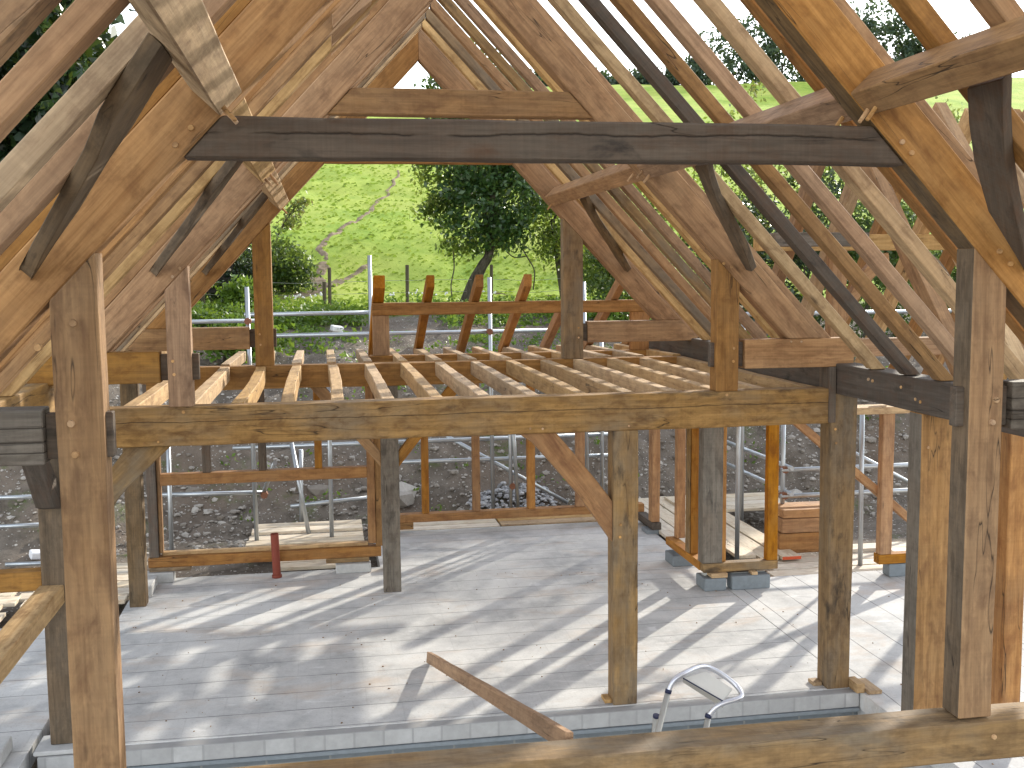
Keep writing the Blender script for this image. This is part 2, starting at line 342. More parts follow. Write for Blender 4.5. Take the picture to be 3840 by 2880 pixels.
# ------------------------------------------------------------------ purlins, wall plates
for s, xc, zc in ((1, 2.310, 3.938), (-1, -.372, 3.897)):
    side = 'right' if s > 0 else 'left'
    for i, (y0, y1, where) in enumerate(((1.7, d1, 'running toward the camera from the nearest truss'), (d1 + TH, d2, 'between the nearest and middle trusses'), (d2 + TH, d3, 'between the middle and far trusses'))):
        o = bar('purlin', ('pale' if s < 0 else ['brown', 'gold', 'gold'][i]), (xc, y0, zc), (xc, y1, zc), .126, .15, NRM[s], bev=.006, cuts=6, jit=.003)
        tag(o, f'{side} slope oak purlin {where}', 'purlin', 'roof purlins')
        # pegs driven through the principal at its ends
        for yy in ([y1 - .035, y1 - .10] if i < 2 else [y1 - .04]) + ([y0 + .05] if i else []):
            q = Vector((xc, yy, zc)) - NRM[s] * .075 + DWN[s] * (.035 if int(yy * 100) % 2 else -.01)
            peg(q, (-NRM[s] + Vector((0, -.25, 0)) - Vector((0, 0, .15))), o, .075, .010)
for s in (1, -1):
    x0, x1 = PLX[s]
    o = box('wall_plate', 'dark' if s > 0 else 'drab', x0, x1, 2.6, 13.2, 2.277, 2.500, axis=(0, 1, 0), bev=.007)
    tag(o, ('dark stained' if s > 0 else 'pale topped') + f' wall plate on the {"right" if s > 0 else "left"} side carrying the rafter feet', 'wall plate', 'wall plates')
    if s > 0:
        for y, z in ((7.04, 2.43), (6.98, 2.425), (6.60, 2.42), (6.42, 2.36), (6.36, 2.35)): peg((x0, y, z), (-1, 0, 0), o, .012, .012)

# ------------------------------------------------------------------ common rafters
def rafter_mesh(s, D0=.155, D1=.230, w=.096):
    g = xr if s > 0 else xl; zf = 2.503
    return [(g(zf, D0), zf), (RX + s * .004, (zr if s > 0 else zl)(RX + s * .004, D0)), (RX + s * .004, (zr if s > 0 else zl)(RX + s * .004, D1)), (g(zf, D1), zf)]
def common(s, y, mat, label, D0=.155, D1=.230, w=.096, top=None):
    p = rafter_mesh(s, D0, D1)
    o = XZ('common_rafter', mat, p, y, y + w, DWN[s], bev=.004, cuts=14, jit=.0035)
    return tag(o, label, 'rafter', f'common rafters on the {"right" if s > 0 else "left"} roof slope')
near = [2.17, 2.58, 2.98, 3.48, 3.885]
bay1 = [4.80, 5.20, 5.69, 6.09, 6.49, 6.94]
bay2 = [7.98, 8.36, 8.79, 9.19, 9.60, 10.0, 10.38]
for s in (1, -1):
    sd = 'right' if s > 0 else 'left'
    mats = ['gold', 'pale', 'gold', 'brown', 'gold', 'pale', 'gold']
    for i, y in enumerate(near):
        if s > 0 and i in (1, 2): y += .05
        common(s, y, 'gold' if s > 0 else ['brown', 'brown', 'gold', 'pale', 'gold'][i], f'{sd} slope rafter in front of the nearest truss, {ORD[len(near) - 1 - i]} toward the camera from it')
    for i, y in enumerate(bay1):
        m = mats[i]; y += .06 if s > 0 else 0
        if s < 0 and i == 3: y = 6.20
        if s < 0 and i == 4: continue
        if s < 0 and i == 5: y = 6.70
        if s > 0 and i == 4: m = 'dark'
        common(s, y, m, (f'dark stained {sd} slope' if m == 'dark' else f'{sd} slope') + f' rafter between nearest and middle trusses, {ORD[i]} behind the nearest')
    for i, y in enumerate(bay2):
        m = ['gold', 'pale', 'gold', 'drab', 'gold', 'drab', 'pale'][i]
        common(s, y, m, f'{sd} slope rafter between middle and far trusses, {ORD[i]} behind the middle')
o = solid('packing_block', 'gold', [onroof(-1, .10, .16, 6.13), onroof(-1, .34, .16, 6.13), onroof(-1, .34, .22, 6.13), onroof(-1, .10, .22, 6.13)], (0, .83, 0), (.7, 0, .7), bev=.003, cuts=0); tag(o, 'short block wedged between two left slope rafters above a strip of sky', 'block')
for s in (1, -1):
    sd = 'right' if s > 0 else 'left'
    for y, nm in ((d1 + .03, 'nearest'), (d2 + .03, 'middle'), (d3 + .03, 'far')):
        common(s, y, 'gold', f'{sd} slope rafter lying directly on the back of the {nm} truss', .203, .258)

# ------------------------------------------------------------------ floor joists
JX = [-1.35, -.972, -.636, -.297, .048, .402, .751, 1.098, 1.450, 1.807, 2.160, 2.500, 2.853, 3.196, 3.590]
for i, x in enumerate(JX):
    o = bar('floor_joist', 'pale', (x + .047, 7.702, 2.247), (x + .047, d3 - .002, 2.247), .092, .133, bow=random.uniform(-.03, .03) if i in (2, 3, 4, 5, 6) else random.uniform(-.012, .012), bev=.006, cuts=10, jit=.007)
    tag(o, f'sunlit floor joist between middle and far tie beams, {ORD[i]} from the left', 'joist', 'floor joists between the tie beams')
for i, x in enumerate(JX[1:]):
    o = bar('floor_joist', 'pale', (x + .040, d3 + .10, 2.275), (x + .040, 13.19, 2.235), .088, .115, bev=.006, cuts=6)
    tag(o, f'joist beyond the far tie beam with only its top end showing, {ORD[i]} from the left', 'joist', 'floor joists beyond the far tie beam')

# ------------------------------------------------------------------ lean-to roof at the back
F = empty('lean_to_frame', (2.1, 11.85, 2.3))
tag(F, 'low oak frame behind the far truss, a rail on posts carrying stub rafters', 'timber frame')
box('top_rail', 'gold', .535, 3.75, 11.79, 11.90, 2.742, 2.876, F, bev=.006)
box('post', 'brown', .54, .715, 11.80, 11.90, 2.31, 2.742, F); box('post', 'honey', 3.42, 3.62, 11.80, 11.90, 2.31, 2.742, F)
box('bottom_rail', 'brown', .5, 3.75, 11.78, 11.93, 2.19, 2.31, F)
for i in range(7):
    x = .545 + .522 * i + (.03 if i else 0); w = .12 if i == 0 else .085
    pz = lambda y: 2.19 + (13.2 - y) * .5
    pts = [(x, 13.30, pz(13.30)), (x, 11.50, pz(11.50)), (x, 11.50, pz(11.5) + .135), (x, 13.30, pz(13.30) + .135)]
    o = solid('eaves_rafter', 'honey', pts, (w, 0, 0), (0, -1, .5), bev=.005, cuts=5)
    tag(o, f'short lean-to rafter with a square cut dark end above the rail, {ORD[i]} from the left', 'rafter', 'lean-to rafters')

# ------------------------------------------------------------------ wall frames at the back
W = tag(empty('wall_frame', (-.65, 11.6, .15)), 'oak wall frame at back left with a wide window opening and a mid rail', 'wall frame', 'oak wall frames')
box('sole_plate', 'honey', -1.845, .57, 11.6, 11.73, .155, .263, W)
box('sill', 'pale', -1.71, .435, 11.66, 11.74, .263, .300, W)
tag(box('post', 'dark', -1.83, -1.735, 11.60, 11.73, .263, 2.08, W), 'dark post'); box('post', 'brown', -1.734, -1.695, 11.63, 11.73, .30, 2.08, W)
box('post', 'honey', .437, .515, 11.60, 11.73, .300, 2.08, W); box('post', 'brown', .517, .60, 11.62, 11.75, .263, 2.08, W)
box('mid_rail', 'honey', -1.694, .436, 11.60, 11.72, 1.02, 1.138, W)
for x0, x1, m in ((-1.264, -1.181, 'dark'), (-.692, -.613, 'dark'), (-.109, -.034, 'honey')): box('stud', m, x0, x1, 11.61, 11.70, 1.138, 2.08, W)
box('head_plate', 'brown', -1.845, .60, 11.6, 11.75, 2.08, 2.19, W)
W = tag(empty('wall_frame', (2.2, 13.2, .13)), 'oak stud wall frame at the very back with upright studs on a sole plate', 'wall frame', 'oak wall frames')
box('sole_plate', 'honey', .62, 4.0, 13.2, 13.33, .135, .235, W)
for x0, x1 in ((1.164, 1.25), (1.795, 1.888), (2.488, 2.585), (3.115, 3.225)): box('stud', 'honey', x0, x1, 13.21, 13.31, .235, 2.06, W)
box('post', 'honey', 3.905, 4.01, 12.58, 12.72, .14, 2.06, W); box('sole_plate', 'dark', 3.90, 4.02, 12.55, 13.19, .05, .138, W)
box('head_plate', 'brown', .62, 4.02, 13.2, 13.34, 2.06, 2.185, W)
W = tag(empty('wall_frame', (3.9, 10.3, .17)), 'oak corner wall frame on the right standing on grey blocks, with a weathered grey post', 'wall frame', 'oak wall frames')
box('sole_plate', 'drab', 3.71, 4.50, 10.2, 10.31, .174, .262, W)
box('sole_plate', 'honey', 3.70, 3.82, 10.312, 11.40, .174, .262, W)
pst = tag(box('post', 'grey', 3.705, 3.915, 10.222, 10.36, .262, 2.277, W), 'weathered grey post with a curved jowl'); box('post', 'honey', 3.917, 3.965, 10.26, 10.38, .262, 2.2, W)
box('post', 'honey', 4.388, 4.50, 10.215, 10.30, .262, 1.80, W); box('stud', 'honey', 3.792, 3.886, 11.28, 11.38, .262, 2.277, W)
box('stud', 'honey', 3.722, 3.80, 10.62, 10.76, .262, 2.277, W); box('stud', 'drab', 3.704, 3.72, 10.63, 10.75, .262, 2.277, W)
XZ('brace', 'drab', [(3.916, 1.75), (3.97, 1.80), (4.02, 1.89), (4.12, 1.99), (4.20, 2.04), (4.20, 2.1), (3.916, 2.1)], 10.225, 10.29, (.7, 0, .7), W, cuts=0)
for x, z in ((3.865, 1.98), (3.865, 1.89)): peg((x, 10.222, z), (0, -1, 0), pst, .01, .010)
W = tag(empty('wall_frame', (6.2, 10.26, .14)), 'oak wing wall frame at far right standing beyond the doorway, its post resting on a block', 'wall frame', 'oak wall frames')
box('sole_plate', 'honey', 5.635, 7.6, 10.25, 10.37, .14, .242, W); box('post', 'honey', 5.645, 5.775, 10.255, 10.35, .242, 1.72, W)
box('stud', 'honey', 6.6, 6.7, 10.26, 10.35, .242, 1.72, W)
tag(box('head_plate', 'pale', 4.25, 7.6, 10.23, 10.50, 1.72, 1.79, W), 'pale sunlit plate')
bar('brace', 'honey', (4.7, 10.42, 1.70), (6.45, 10.42, .24), .09, .08, parent=W)
# posts of the right-hand side wall and wing
o = tag(box('side_wall_post', 'brown', 3.757, 3.972, 6.335, 6.50, 0, 2.277, bev=.007), 'side wall post under the dark plate, grey on its left face', 'post')
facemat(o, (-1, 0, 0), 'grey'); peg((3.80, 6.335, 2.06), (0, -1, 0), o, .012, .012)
o = tag(box('side_wall_post', 'honey', 4.42, 4.56, 6.38, 6.52, 0, 2.2, bev=.006), 'golden oak post at the right edge of the view beyond the nearest truss', 'post')
# left rail and low timber
o = tag(box('side_rail', 'pale', -1.90, -1.742, 4.0, 7.533, 1.02, 1.145, axis=(0, 1, 0), bev=.007), 'oak rail on the left side with a streak of sun along its edge', 'rail')
o = tag(box('cross_rail', 'brown', -4.5, -1.887, 7.56, 7.69, 1.10, 1.23, bev=.006), 'oak rail going out to the left from the left floor post', 'rail')

# ------------------------------------------------------------------ cross-wing roof at right
WY0, WY1, WYR, WZE, WZR = 6.45, 10.3, 8.4, 2.30, 4.45
for i in range(8):
    x = 4.12 + .41 * i
    for side in (0, 1):
        y0, z0 = ((WY0, WZE) if side == 0 else (WY1 + .2, 1.85))
        a = Vector((x, y0, z0)); b = Vector((x, WYR + (-.02 if side == 0 else .02), WZR)); ax = (b - a).normalized(); n = Vector((1, 0, 0)).cross(ax)
        if n.z < 0: n = -n
        o = solid('wing_rafter', ['gold', 'pale', 'brown', 'pale', 'gold', 'brown', 'gold', 'pale'][i], [a, b, b + n * .13, a + n * .13], (.10, 0, 0), ax, bev=.004, cuts=6)
        tag(o, f'cross-wing rafter on its {"near" if side == 0 else "far"} slope, {ORD[i]} from the main roof', 'rafter', 'cross-wing rafters')
WF = tag(empty('wing_truss', (5.2, 8.4, 2.3)), 'cross-wing roof frame with a level purlin and curved braces seen through the right hand rafters', 'roof frame')
box('purlin', 'pale', 3.75, 7.4, 9.02, 9.14, 3.36, 3.50, WF); tag(box('purlin', 'grey', 3.55, 4.35, 8.2, 8.32, 3.38, 3.49, WF), 'grey purlin end')
def arch(x, dx, z, sgn, y):
    pts = []
    for i in range(7):
        t = i / 6; pts.append((x + sgn * dx * t, z - .55 + .55 * math.sin(t * math.pi / 2)))
    for i in range(6, -1, -1):
        t = i / 6; pts.append((x + sgn * (dx * t + .0) - sgn * .02, z - .55 + .55 * math.sin(t * math.pi / 2) + .16 - .02 * t))
    return [(px, y, pz) for px, pz in pts]
solid('brace', 'gold', arch(4.55, .45, 3.20, 1, 9.03), (0, .08, 0), (1, 0, .6), WF, cuts=0)
solid('brace', 'drab', arch(5.75, .45, 3.20, -1, 9.03), (0, .08, 0), (1, 0, .6), WF, cuts=0)
box('king_post', 'gold', 4.42, 4.56, 8.98, 9.1, 2.0, 3.36, WF); box('king_post', 'brown', 5.74, 5.88, 8.98, 9.1, 2.0, 3.36, WF)
box('tie_beam', 'gold', 4.0, 7.4, 9.0, 9.12, 2.42, 2.58, WF)

# ------------------------------------------------------------------ floor, pit, blocks
def floor_mat(name, swap):
    t = NT(name); tc = t.n('TexCoord'); g = t.n('NewGeometry')
    sep = t.n('SeparateXYZ', None, Vector=g.outputs['Position'])
    a, b = ('Y', 'X') if swap else ('X', 'Y')
    wob = t.noise(g.outputs['Position'], .9, 2)
    bb = t.math('ADD', sep.outputs[b], t.math('MULTIPLY', wob, .05))
    v = t.n('CombineXYZ', None, X=t.math('ADD', sep.outputs[a], 27.3), Y=bb)
    br = t.n('TexBrick', {'offset': .5}, Vector=v, Color1=(.0, .0, .0, 1), Color2=(1, 1, 1, 1), Mortar=(.5, .5, .5, 1), Scale=1.0, Mortar_Size=.006, Mortar_Smooth=.2, Bias=0.0, Brick_Width=.52, Row_Height=.345)
    row = t.n('TexBrick', {'offset': 0}, Vector=v, Color1=(0, 0, 0, 1), Color2=(0, 0, 0, 1), Mortar=(1, 1, 1, 1), Scale=1.0, Mortar_Size=.005, Mortar_Smooth=.3, Bias=0.0, Brick_Width=60.0, Row_Height=.345)
    n1 = t.noise(g.outputs['Position'], 1.3, 6, .62); n2 = t.noise(g.outputs['Position'], 7, 6, .65); n3 = t.noise(g.outputs['Position'], 60, 3, .6)
    col = t.mix(t.ramp(n1, [(.36, 0), (.60, 1)]), (.36, .365, .37), (.56, .56, .555))
    col = t.mix(t.math('MULTIPLY', t.ramp(n2, [(.40, 0), (.70, 1)]), .55), col, (.62, .62, .61))
    col = t.mix(t.math('MULTIPLY', t.ramp(n3, [(.55, 0), (.75, 1)]), .35), col, (.19, .18, .17))
    sv = t.scale(g.outputs['Position'], .8, 1.5, 1)
    st = t.noise(sv, 1.25, 7, .7, .5)
    col = t.mix(t.math('MULTIPLY', t.ramp(st, [(.52, 0), (.72, 1)]), .55), col, (.47, .35, .255))
    wh = t.noise(t.scale(g.outputs['Position'], 1, 2.2, 1), 2.4, 6, .7, 1.0)
    col = t.mix(t.math('MULTIPLY', t.ramp(wh, [(.60, 0), (.68, 1)]), .55), col, (.72, .72, .72))
    brk = t.n('TexNoise', None, Vector=g.outputs['Position'], Scale=2.0, Detail=3)
    col = t.mix(t.math('MULTIPLY', row.outputs['Color'], t.ramp(brk, [(.3, .35), (.6, .85)])), col, (.10, .10, .105))
    col = t.mix(t.math('MULTIPLY', br.outputs['Fac'], .09), col, (.15, .15, .15))
    sp = t.n('TexVoronoi', None, Vector=g.outputs['Position'], Scale=9.0)
    col = t.mix(t.math('MULTIPLY', t.ramp(sp.outputs['Distance'], [(.03, 1), (.06, 0)]), t.ramp(n2, [(.5, 0), (.6, .8)])), col, (.13, .09, .06))
    h = t.math('SUBTRACT', t.math('ADD', t.math('MULTIPLY', n2, .5), t.math('MULTIPLY', n3, .25)), t.math('MULTIPLY', row.outputs['Color'], .8))
    return t.finish(col, .92, h, .5, .012, .12)
MF = floor_mat('block_floor', False); MF2 = floor_mat('block_floor_wing', True)
def structbox(name, mat, x0, x1, y0, y1, z0, z1):
    o = box(name, mat, x0, x1, y0, y1, z0, z1, axis=(1, 0, 0), bev=0.004, cuts=0); o['kind'] = 'structure'; return o
structbox('floor', MF, -1.95, 3.96, 7.53, 11.74, -.14, 0)
structbox('floor', MF, .56, 3.96, 11.742, 13.34, -.14, -.001)
structbox('floor', MF2, 3.964, 5.75, 4.7, 10.52, -.14, 0.0)
structbox('floor', MF2, 5.753, 9.5, 4.7, 10.52, -.14, -.002)
structbox('floor', MF, -7.0, -2.03, 6.9, 10.35, -.14, -.003)
structbox('floor', MF, -7.0, 4.2, 2.0, 7.40, -1.34, -1.2)
Mwall = []
def wallmat(name, c, bw, rh, mort):
    t = NT(name); g = t.n('NewGeometry'); sep = t.n('SeparateXYZ', None, Vector=g.outputs['Position'])
    u = t.math('ADD', sep.outputs['X'], sep.outputs['Y']); v = t.n('CombineXYZ', None, X=u, Y=sep.outputs['Z'])
    br = t.n('TexBrick', None, Vector=v, Color1=(*[k * .85 for k in c], 1), Color2=(*[k * 1.12 for k in c], 1), Mortar=(*mort, 1), Scale=1.0, Mortar_Size=.008, Bias=0.0, Brick_Width=bw, Row_Height=rh)
    n = t.noise(g.outputs['Position'], 9, 6, .65)
    col = t.mix(t.ramp(n, [(.3, .55), (.7, 0)]), br.outputs['Color'], tuple(k * .6 for k in c))
    return t.finish(col, .95, t.math('SUBTRACT', n, t.math('MULTIPLY', br.outputs['Fac'], .8)), .5, .01, .1)
MW1 = wallmat('coursing_block_wall', (.43, .43, .43), .205, 1.0, (.34, .34, .34)); MW2 = wallmat('foundation_block_wall', (.17, .19, .205), .44, .215, (.26, .26, .25))
o = box('edge_course', MW1, -1.95, 3.955, 7.435, 7.528, -.118, -.004, axis=(1, 0, 0), cuts=20, jit=.002); tag(o, 'course of pale concrete bricks along the front edge of the floor slab', 'block wall')
o = box('edge_ledge', 'bluish', -1.95, 3.955, 7.42, 7.528, -.15, -.121, axis=(1, 0, 0), cuts=20, jit=.004); tag(o, 'ragged mortar ledge under the brick edge course of the floor', 'ledge')  # dark bluish tone paints in the shadow below the edge course
o = box('foundation_wall', MW2, -1.95, 4.05, 7.50, 7.70, -1.2, -.152, axis=(1, 0, 0), cuts=0); tag(o, 'blue-grey block foundation wall below the floor slab edge', 'block wall')
o = box('foundation_wall', MW1, 3.975, 4.16, 4.6, 7.498, -1.2, -.145, axis=(0, 1, 0), cuts=0); tag(o, 'pale block wall closing the pit on its right side', 'block wall')
o = box('foundation_wall', MW2, -2.15, -1.98, 6.9, 7.42, -1.2, -.145, axis=(0, 1, 0), cuts=0); tag(o, 'dark block wall at the left end of the pit', 'block wall')
def cblock(x0, x1, y0, y1, z0, z1, label, mat='block', rz=0):
    o = box('concrete_block', mat, x0, x1, y0, y1, z0, z1, bev=.008, cuts=1, jit=.003); tag(o, label, 'concrete block', 'loose concrete blocks'); return o
cblock(-1.88, -1.59, 11.56, 11.70, 0, .105, 'pale concrete block under the left end of the window frame sole plate')
cblock(-1.90, -1.74, 11.05, 11.48, 0, .11, 'pale concrete block lying beside the far left floor post')
cblock(.08, .455, 11.54, 11.68, 0, .10, 'pale concrete block under the right end of the window frame sole plate')
cblock(.60, .74, 11.56, 11.70, 0, .10, 'small pale block half hidden behind the grey floor post')
cblock(3.68, 3.92, 11.08, 11.36, 0, .12, 'blue-grey block under the inner corner wall sole, farther from camera', 'bluish')
cblock(3.70, 3.93, 10.14, 10.40, 0, .125, 'blue-grey block under the weathered grey corner post', 'bluish')
cblock(3.985, 4.39, 10.13, 10.28, 0, .14, 'wide blue-grey block under the golden door post', 'bluish')
cblock(5.755, 6.2, 10.25, 10.40, 0, .135, 'blue-grey block under the wing wall post at far right', 'bluish')
cblock(3.84, 4.0, 12.56, 12.80, -.10, .045, 'blue-grey block under the back right corner post', 'bluish')
cblock(-1.975, -1.60, 7.44, 7.72, .0, .033, 'thin pale pad stone under the left floor post')
cblock(-2.6, -2.14, 7.30, 7.60, 0, .10, 'pale block resting on the left slab beside the pit')
cblock(-2.75, -2.20, 6.98, 7.25, 0, .04, 'flat pale block lying nearest on the left slab')
# packers and wedges
def chip(x0, x1, y0, y1, z0, z1, label, mat='pale'):
    return tag(box('timber_packer', mat, x0, x1, y0, y1, z0, z1, bev=.003, cuts=0), label, 'packer', 'timber packers')
chip(-1.84, -1.42, 11.61, 11.72, .107, .153, 'greenish packer between left block and window sole plate', 'drab'); chip(-.02, .44, 11.60, 11.72, .104, .153, 'packer between right block and window sole plate', 'drab')
chip(3.99, 4.10, 7.36, 7.62, 0.002, .03, 'split wedge at the foot of the right floor post, nearer the pit'); chip(3.915, 3.98, 7.40, 7.56, .002, .075, 'upright wedge against the right floor post')
chip(3.66, 3.73, 7.60, 7.70, .002, .03, 'wedge showing left of the right floor post'); chip(2.0, 2.052, 7.58, 7.70, .002, .03, 'wedge showing left of the middle floor post')
chip(3.78, 3.95, 10.16, 10.30, .127, .172, 'pale packer on the block under the grey corner post'); chip(4.2, 4.26, 10.14, 10.24, .142, .173, 'small packer under the golden door post')
chip(.62, 1.05, 13.2, 13.3, .05, .133, 'brown packer under the left end of the back sole plate', 'brown')

# ------------------------------------------------------------------ ground
def sst(t):
    t = max(0., min(1., t)); return t * t * (3 - 2 * t)
def h0(x, y):
    yb = 14.35 + .3 * math.sin(x * .8 + 1)
    if x > 5.5: yb -= min(1.6, (x - 5.5) * .5)
    if x < -2.2: yb -= min(1.2, (-2.2 - x) * .9)
    z = -.2 + 1.9 * sst((y - yb) / 3.4) ** .8
    z += .75 * sst((y - 18) / 9.)
    if y > 25:
        s = y - 25
        z += .228 * s * sst(s / 9) if s < 9 else .228 * s
        z += .04 * (x - 20) * (min(y, 106) - 25) / 80
    if y > 106: z -= .228 * (y - 106)
    return z
def hz(x, y):
    z = h0(x, y); p = Vector((x, y, 0))
    if y > 13.6:
        k = sst((y - 13.6) / 1.2) * (1 - .75 * sst((y - 18) / 7))
        z += k * (.22 * noise.noise(p * .9) + .16 * noise.noise(p * 2.3 + Vector((5, 0, 0))) + .09 * noise.noise(p * 5.1) + .05 * noise.noise(p * 11))
    if y > 25:
        z += .10 * noise.noise(p * .55) * sst((y - 25) / 4) + .35 * noise.noise(p * .11) * sst((y - 30) / 20) + .045 * noise.noise(p * 1.7) * (1 - sst((y - 50) / 20))
    if y < 7.46 and x < 4.1: z = min(z, -1.4)
    if x < -2.05 or y < 10.5: z = min(z, -.2) if y < 12.4 else z
    return z
xs = list(np.concatenate([np.arange(-120, -14, 4.), np.arange(-14, -6, .5), np.arange(-6, 14, .14), np.arange(14, 26, .5), np.arange(26, 140, 4.)]))
ys = list(np.concatenate([np.arange(-40, 2, 6.), np.arange(2, 13.4, .6), np.arange(13.4, 19, .11), np.arange(19, 27, .22), np.arange(27, 60, .6), np.arange(60, 108, 1.6), np.arange(108, 400, 14.)]))
V = [(x, y, hz(x, y)) for y in ys for x in xs]; nx = len(xs)
Fc = [(j * nx + i, j * nx + i + 1, (j + 1) * nx + i + 1, (j + 1) * nx + i) for j in range(len(ys) - 1) for i in range(nx - 1)]
me = bpy.data.meshes.new('ground'); me.from_pydata(V, [], Fc); me.update()
for p in me.polygons: p.use_smooth = True
def ground_mat():
    t = NT('earth_and_pasture'); g = t.n('NewGeometry'); P = g.outputs['Position']; sep = t.n('SeparateXYZ', None, Vector=P)
    n1 = t.noise(P, .8, 6, .6); n2 = t.noise(P, 3.2, 7, .68); n3 = t.noise(P, 17, 6, .7); n4 = t.noise(P, .22, 5, .6)
    earth = t.mix(t.ramp(n2, [(.34, 0), (.66, 1)]), (.105, .088, .072), (.225, .195, .165))
    earth = t.mix(t.math('MULTIPLY', t.ramp(n1, [(.45, 0), (.62, 1)]), .6), earth, (.17, .128, .098))
    vo = t.n('TexVoronoi', None, Vector=P, Scale=30.0, Randomness=1.0); vs = t.n('TexVoronoi', {'feature': 'F1'}, Vector=P, Scale=15.0)
    stone = t.math('MULTIPLY', t.ramp(vo.outputs['Distance'], [(.20, 1), (.34, 0)]), t.ramp(t.n('TexWhiteNoise', None, Vector=vo.outputs['Position']).outputs['Value'], [(.72, 0), (.76, 1)]))
    stone2 = t.math('MULTIPLY', t.ramp(vs.outputs['Distance'], [(.24, 1), (.32, 0)]), t.ramp(t.n('TexWhiteNoise', None, Vector=vs.outputs['Position']).outputs['Value'], [(.86, 0), (.90, 1)]))
    earth = t.mix(t.math('MAXIMUM', stone, stone2), earth, (.50, .47, .43))
    moss = t.math('MULTIPLY', t.ramp(t.noise(P, 1.4, 6, .65), [(.56, 0), (.68, 1)]), t.ramp(n3, [(.4, 0), (.6, .9)]))
    earth = t.mix(moss, earth, (.075, .115, .025))
    gv = t.scale(P, 1.0, .55, 1)
    gp = t.noise(gv, .8, 7, .7)
    grass = t.mix(t.ramp(gp, [(.33, 0), (.62, 1)]), (.185, .300, .040), (.34, .44, .075))
    grass = t.mix(t.math('MULTIPLY', t.ramp(n4, [(.40, 0), (.64, 1)]), .55), grass, (.42, .45, .105))
    grass = t.mix(t.math('MULTIPLY', t.ramp(t.noise(gv, 2.6, 6, .72), [(.60, 0), (.72, 1)]), .55), grass, (.09, .17, .025))
    grass = t.mix(t.math('MULTIPLY', t.ramp(t.noise(P, 1.1, 6, .7, .4), [(.66, 0), (.74, 1)]), .5), grass, (.25, .21, .10))
    edge = t.math('ADD', sep.outputs['Y'], t.math('MULTIPLY', t.math('SUBTRACT', t.noise(P, .5, 5, .65), .5), 11.0))
    k = t.math('MULTIPLY', t.ramp(t.math('DIVIDE', t.math('SUBTRACT', edge, 23.5), 3.0, True), [(0, 0), (1, 1)]), 1.0)
    col = t.mix(k, earth, grass)
    h = t.math('ADD', t.math('MULTIPLY', n3, .5), t.math('ADD', n2, t.math('MULTIPLY', t.math('MAXIMUM', stone, stone2), .35)))
    return t.finish(col, .95, h, .8, .06, .1)
MG = ground_mat()
o = link('ground', me, MG); o['kind'] = 'structure'
def strip(name, pts, w, mat, lift=.03):
    V = []; Fc = []; n = 0
    P = []
    for (a, b) in zip(pts, pts[1:]):
        for k in range(8): P.append((a[0] + (b[0] - a[0]) * k / 8, a[1] + (b[1] - a[1]) * k / 8, a[2] + (b[2] - a[2]) * k / 8))
    P.append(pts[-1])
    for i, (x, y, ww) in enumerate(P):
        jx = .22 * noise.noise(Vector((y * .9, 3, 0)))
        for s_ in (-1, -.4, .4, 1):
            xx = x + jx + s_ * ww * (.75 + .6 * noise.noise(Vector((y * 1.7, s_ * 4, 1)))); V.append((xx, y, hz(xx, y) + (lift if abs(s_) < 1 else -.03)))
    for i in range(len(P) - 1):
        for k in range(3): Fc.append((i * 4 + k, i * 4 + k + 1, i * 4 + k + 5, i * 4 + k + 4))
    me = bpy.data.meshes.new(name); me.from_pydata(V, [], Fc); me.update()
    o = link(name, me, mat); o['kind'] = 'structure'; return o
def dirt():
    t = NT('trodden_earth'); g = t.n('NewGeometry'); n = t.noise(g.outputs['Position'], 3, 6, .65)
    return t.finish(t.mix(t.ramp(n, [(.35, 0), (.65, 1)]), (.15, .115, .075), (.29, .225, .16)), .95, n, .6, .05, .1)
MD = dirt()
strip('path', [(3.4, 47, .10), (2.7, 42.6, .13), (2.0, 39.8, .15), (1.7, 38, .15), (1.2, 36.1, .16), (.6, 34.4, .17), (.1, 33, .19), (-.02, 32.4, .19), (.1, 31.3, .24), (0, 30.2, .30), (.1, 29.2, .35)], 1, MD)
strip('path', [(-.9, 31.0, .10), (-.4, 30.6, .28), (-.1, 30.0, .35), (.1, 29.2, .45), (-.3, 28.4, .6), (-.9, 27.9, .4)], 1, MD)
strip('path', [(1.4, 31.2, .12), (.9, 30.4, .22), (.5, 29.7, .35), (.2, 29.0, .4)], 1, MD)
strip('path', [(4.2, 28.3, .25), (5.0, 28.0, .5), (6.2, 27.9, .5)], 1, MD)

# rubble, stones, gravel: nobody could count them
def ico(r, seed):
    bm = bmesh.new(); bmesh.ops.create_icosphere(bm, subdivisions=1, radius=1)
    v = np.array([tuple(w.co) for w in bm.verts]); f = [tuple(q.index for q in p.verts) for p in bm.faces]; bm.free(); return v, f
IV, IF = ico(1, 0)
def stones(name, items, mat, label, cat):
    rs = np.random.RandomState(5); V = []; Fc = []; n = 0
    for (x, y, z, r) in items:
        a = rs.rand() * 6.3; ca, sa = math.cos(a), math.sin(a)
        v = IV * (1 + rs.uniform(-.28, .28, (len(IV), 1))) * np.array([r * rs.uniform(.8, 1.5), r, r * rs.uniform(.45, .8)])
        v = np.stack([v[:, 0] * ca - v[:, 1] * sa + x, v[:, 0] * sa + v[:, 1] * ca + y, v[:, 2] + z], 1)
        V.append(v); Fc += [tuple(i + n for i in f) for f in IF]; n += len(IV)
    me = bpy.data.meshes.new(name); me.from_pydata(np.concatenate(V).tolist(), [], Fc); me.update()
    o = link(name, me, mat); return tag(o, label, cat, kind='stuff')
